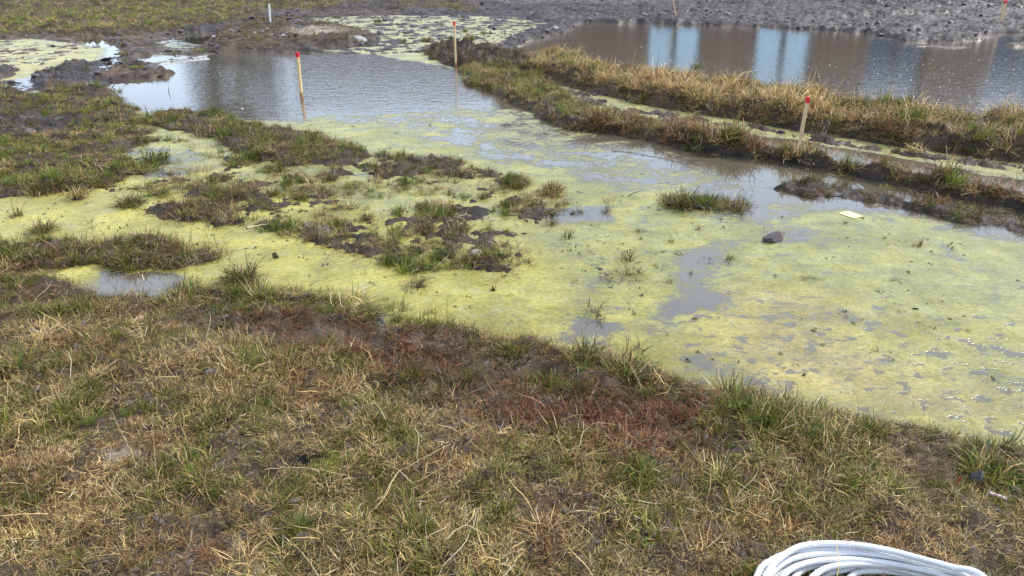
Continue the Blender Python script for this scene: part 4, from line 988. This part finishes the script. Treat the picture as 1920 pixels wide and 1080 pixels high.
# leaf, bone-like twig, stalks
MAT['orange'] = simple_mat('orange_leaf', (.48, .13, .04), .6, (.36, .09, .03), 30.)
MAT['bone'] = simple_mat('bleached_stick', (.74, .66, .66), .6, (.60, .42, .40), 12., .003, 80.)
MAT['straw'] = simple_mat('dry_stalk', (.50, .38, .22), .55, (.38, .26, .13), 15.)
MAT['twig'] = simple_mat('dark_twig', (.05, .035, .02), .6, (.09, .06, .03), 15.)
MAT['rtwig'] = simple_mat('red_stem', (.16, .045, .025), .6, (.10, .03, .02), 15.)
def gz(x, y): return max(0., field(np.array([x]), np.array([y]))['h'][0])
def stalk(pts, rad, name, label, cat, mat, lift=.02, taper=True, group=None):
    P = []
    for i, q in enumerate(pts):
        z = q[2] if len(q) > 2 else lift
        x, y = gp(q[0], q[1], z + .05); z0 = gz(x, y); x, y = gp(q[0], q[1], z0 + z); P.append((x, y, z0 + z))
    C = catmull(P, 6); C = C + .0015 * np.random.default_rng(len(pts)).normal(size=C.shape)
    c0 = C[0].copy()
    tp = np.linspace(1, .35, len(C)) if taper else None
    me = tube_mesh(name, C - c0, rad, 6, tp); o = link(name, me, mat, smooth=True); o.location = c0
    tag(o, label, cat, group); return o
stalk([(704, 952, .01), (722, 925, .03), (745, 888, .05), (765, 875, .06), (800, 855, .06), (845, 832, .05)], .0024, 'dry_stalk', 'long pale curved stalk bending up to the right in the middle foreground', 'stalk', MAT['straw'])
stalk([(498, 880, .03), (550, 876, .05), (600, 880, .05), (640, 890, .04), (668, 898, .01)], .002, 'dry_stalk', 'pale straight stalk lying level across the grass left of the curved one', 'stalk', MAT['straw'])
stalk([(794, 940, .0), (794, 915, .05), (792, 870, .12), (796, 845, .15)], .0015, 'red_stem', 'thin upright red brown stem beside the curved pale stalk', 'stalk', MAT['rtwig'])
stalk([(293, 900, .0), (291, 860, .08), (287, 820, .14), (284, 790, .18)], .0012, 'dry_stalk', 'fine upright straw at the left foreground, right one of a pair', 'stalk', MAT['straw'])
stalk([(255, 868, .0), (240, 835, .06), (225, 805, .11), (208, 768, .16)], .0014, 'dry_stalk', 'fine straw leaning left at the left foreground', 'stalk', MAT['straw'])
stalk([(150, 1058, .02), (190, 1050, .03), (235, 1042, .02)], .004, 'dark_twig', 'short grey brown twig lying at the bottom left', 'twig', MAT['twig'])
stalk([(836, 1012, .03), (870, 985, .06), (900, 1000, .04), (885, 1030, .01)], .0028, 'dry_stalk', 'broad bent pale straw at the bottom centre', 'stalk', MAT['straw'])
stalk([(1292, 735, .004), (1306, 738, .006), (1322, 741, .004)], .003, 'dark_twig', 'short black twig on the green algae by the corner of the shore', 'twig', MAT['twig'])
stalk([(1150, 284, .004), (1165, 283, .006), (1200, 289, .004), (1250, 298, .004), (1292, 309, .004)], .003, 'dark_twig', 'long thin dark root lying in the blue water of the pool', 'twig', MAT['twig'])
stalk([(1178, 367, .004), (1190, 361, .02), (1206, 358, .03)], .004, 'dark_twig', 'small dark stick in the algae left of the low islet', 'twig', MAT['twig'])
stalk([(210, 163, .0), (217, 157, .05), (221, 154, .08)], .005, 'dark_twig', 'thin dark twig poking from the pale water at the left of the pool', 'twig', MAT['twig'])
stalk([(317, 174, .0), (316, 163, .08)], .005, 'dark_twig', 'single upright reed stub in the pale water left of the stake', 'twig', MAT['twig'])
stalk([(462, 428, .03), (480, 424, .03), (505, 420, .02)], .008, 'dry_stalk', 'thick greyish stick lying in the marsh strip left of the pool centre', 'twig', MAT['straw'])
stalk([(1700, 262, .03), (1724, 274, .08), (1732, 290, .04)], .004, 'dry_stalk', 'arching pale straw at the foot of the straw ridge', 'stalk', MAT['straw'])
stalk([(1855, 924, .02), (1864, 927, .022), (1876, 931, .022), (1886, 935, .018)], .0052, 'bleached_stick', 'short knobbly pinkish white stick in the grass at lower right', 'stick', MAT['bone'], taper=False)
stalk([(1800, 365, .03), (1870, 352, .10), (1905, 335, .16)], .004, 'dry_stalk', 'long straw slanting up out of the near ridge at the right edge', 'stalk', MAT['straw'])
# leaf
x, y = gp(1795, 902, .08)
bm = bmesh.new(); L_ = [(-.018, 0, 0), (-.006, .008, .006), (.008, .008, .008), (.02, 0, .004), (.008, -.009, .003), (-.006, -.009, .0)]
top = [bm.verts.new(q) for q in L_]; bm.faces.new(top); g_ = bmesh.ops.solidify(bm, geom=list(bm.faces), thickness=.0012)
o = link('fallen_leaf', bm_mesh('fallen_leaf', bm), MAT['orange']); o.location = (x, y, gz(x, y) + .045); o.rotation_euler = (.9, -.9, .7)
tag(o, 'small orange brown leaf left of the dark pebble', 'leaf')
rock(1655, 318, 14, 6, 'plaster_scrap', 'small white broken scrap on the dark side of the near ridge', 'debris', MAT['rockw'], 61, 5, .2, .1, nz=.2)
rock(1323, 829, 7, 14, 'plaster_scrap', 'tiny upright white scrap in the rusty grass near the shore corner', 'debris', MAT['rockw'], 63, 5, .2, .1, nz=.2)
rock(517, 484, 12, 10, 'sunken_leaf', 'small dark folded leaf standing in yellow algae left of the marsh strip', 'leaf', MAT['bit'], 67, 5, .2, .1, dpt=.3, nz=.1)

# ------------------------------------------------------------------ what stands beyond the mud and mirrors in the pools
MAT['brick'] = simple_mat('brown_render', (.23, .15, .10), .85, (.20, .13, .088), .8)
MAT['brick2'] = simple_mat('brown_cladding', (.12, .082, .042), .85, (.09, .065, .035), .8)
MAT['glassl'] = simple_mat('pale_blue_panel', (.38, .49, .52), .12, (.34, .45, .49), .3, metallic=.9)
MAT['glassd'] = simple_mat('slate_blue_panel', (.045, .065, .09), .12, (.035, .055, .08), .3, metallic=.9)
MAT['frame'] = simple_mat('dark_frame', (.03, .035, .04), .5)
MAT['roof'] = simple_mat('grey_roof', (.12, .12, .12), .8)
YB = 42.
def bx(u): return (u - 960) / FPX / 1.04 * YB
def part(name, mat, parent, c, s, bev=0):
    bm = bmesh.new(); box_bm(bm, (0, 0, 0), s, bev=bev); o = link(name, bm_mesh(name, bm), mat, parent)
    pw = Vector(c)
    q = parent
    while q is not None: pw = pw - Vector(q.location); q = q.parent
    o.location = pw; return o
BH = 6.6
bl = empty('office_building', (bx(1450), YB, 0))
xl, xr = bx(935), bx(2300)
part('wall', MAT['brick'], bl, ((xl + xr) / 2, YB + 6.3, BH / 2), (xr - xl, 12, BH))
edges = [935, 1215, 1310, 1415, 1518, 1625, 1735, 1855, 1960, 2070, 2180, 2300]
for i in range(len(edges) - 1):
    a_, b_ = bx(edges[i]), bx(edges[i + 1])
    if i % 2 == 0: part('pier', MAT['brick'], bl, ((a_ + b_) / 2, YB + .0, 5.5), (b_ - a_, .598, BH - .002))
    else:
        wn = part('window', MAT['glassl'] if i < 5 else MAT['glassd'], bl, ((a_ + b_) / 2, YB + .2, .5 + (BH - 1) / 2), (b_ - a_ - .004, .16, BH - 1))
        part('mullion', MAT['frame'], wn, ((a_ + b_) / 2, YB + .09, .5 + (BH - 1.1) / 2), (.28, .05, BH - 1.1))
        part('sill', MAT['roof'], bl, ((a_ + b_) / 2, YB + .1, .25), (b_ - a_ - .01, .3, .49))
part('roof', MAT['roof'], bl, ((xl + xr) / 2, YB + 6, BH + .15), (xr - xl + .8, 13, .3))
tag(bl, 'long brown building with tall blue window bays, mirrored in the far pool', 'building')
sd_ = empty('low_shed', (bx(740), YB, 0))
part('wall', MAT['brick2'], sd_, (bx(735), YB + 3.5, 2.7), (bx(925) - bx(545), 6, 5.4))
part('roof', MAT['frame'], sd_, (bx(735), YB + 3.4, 5.55), (bx(925) - bx(545) + .3, 6.8, .3))
for k_ in range(3): part('door', MAT['brick'], sd_, (bx(620 + 115 * k_), YB + .45, 1.5), (2.4, .08, 3.))
tag(sd_, 'low long brown shed mirrored at the far end of the near pool', 'shed')
MAT['bark'] = simple_mat('bark', (.10, .08, .06), .9); MAT['leaf'] = simple_mat('dark_leaves', (.05, .06, .03), .7, (.08, .085, .04), .6)
def tree(u, yt, H, cr, seed, label):
    r = np.random.default_rng(seed); x = (u - 960) / FPX / 1.04 * yt
    root = empty('leafy_tree', (x, yt, 0))
    trunk = [(0, 0, -.2), (.1, 0, H * .25), (0, .1, H * .55), (.1, 0, H * .9)]
    Vs = [tube_mesh('t', catmull(trunk, 4), .2, 8, np.linspace(1, .25, 13))]
    tips = []
    for k in range(12):
        z0 = H * r.uniform(.25, .85); az = r.uniform(0, 6.28); ln = cr * r.uniform(.6, 1.)
        tip = (ln * math.cos(az), ln * math.sin(az), z0 + ln * r.uniform(.2, .9)); tips.append((tip, z0))
        Vs.append(tube_mesh('t', catmull([(0, 0, z0), (tip[0] * .5, tip[1] * .5, z0 + (tip[2] - z0) * .4), tip], 4), .07, 5, np.linspace(1, .2, 9)))
    bm = bmesh.new()
    for m_ in Vs: bm.from_mesh(m_); bpy.data.meshes.remove(m_)
    link('trunk', bm_mesh('trunk', bm), MAT['bark'], root)
    n = 3600; ti = r.integers(0, len(tips), n); tt = r.uniform(.3, 1.15, n)
    C = np.array([[tips[i][0][0] * t, tips[i][0][1] * t, tips[i][1] + (tips[i][0][2] - tips[i][1]) * t] for i, t in zip(ti, tt)]) + r.normal(0, .32, (n, 3))
    a1 = r.normal(size=(n, 3)); a1 /= np.linalg.norm(a1, axis=1)[:, None]; a2 = np.cross(a1, r.normal(size=(n, 3))); a2 /= np.linalg.norm(a2, axis=1)[:, None]
    s = r.uniform(.07, .16, (n, 1))
    V = np.stack([C - a1 * s, C - a2 * s * .6, C + a1 * s, C + a2 * s * .6], 1).reshape(-1, 3)
    cr_ = link('crown', mesh_np('crown', V, np.arange(4 * n).reshape(n, 4)), MAT['leaf'], root)
    tag(root, label, 'tree')
tree(392, 34, 7.4, 1.1, 1, 'narrow dark tree beyond the mud, leftmost of three mirrored in the pool')
tree(442, 36, 8.8, 1.35, 2, 'dark tree beyond the mud, tallest and middle of three mirrored in the pool')
tree(500, 38, 8.0, 1.3, 3, 'dark tree beyond the mud, rightmost of three, nearest the brown shed')
print('done')
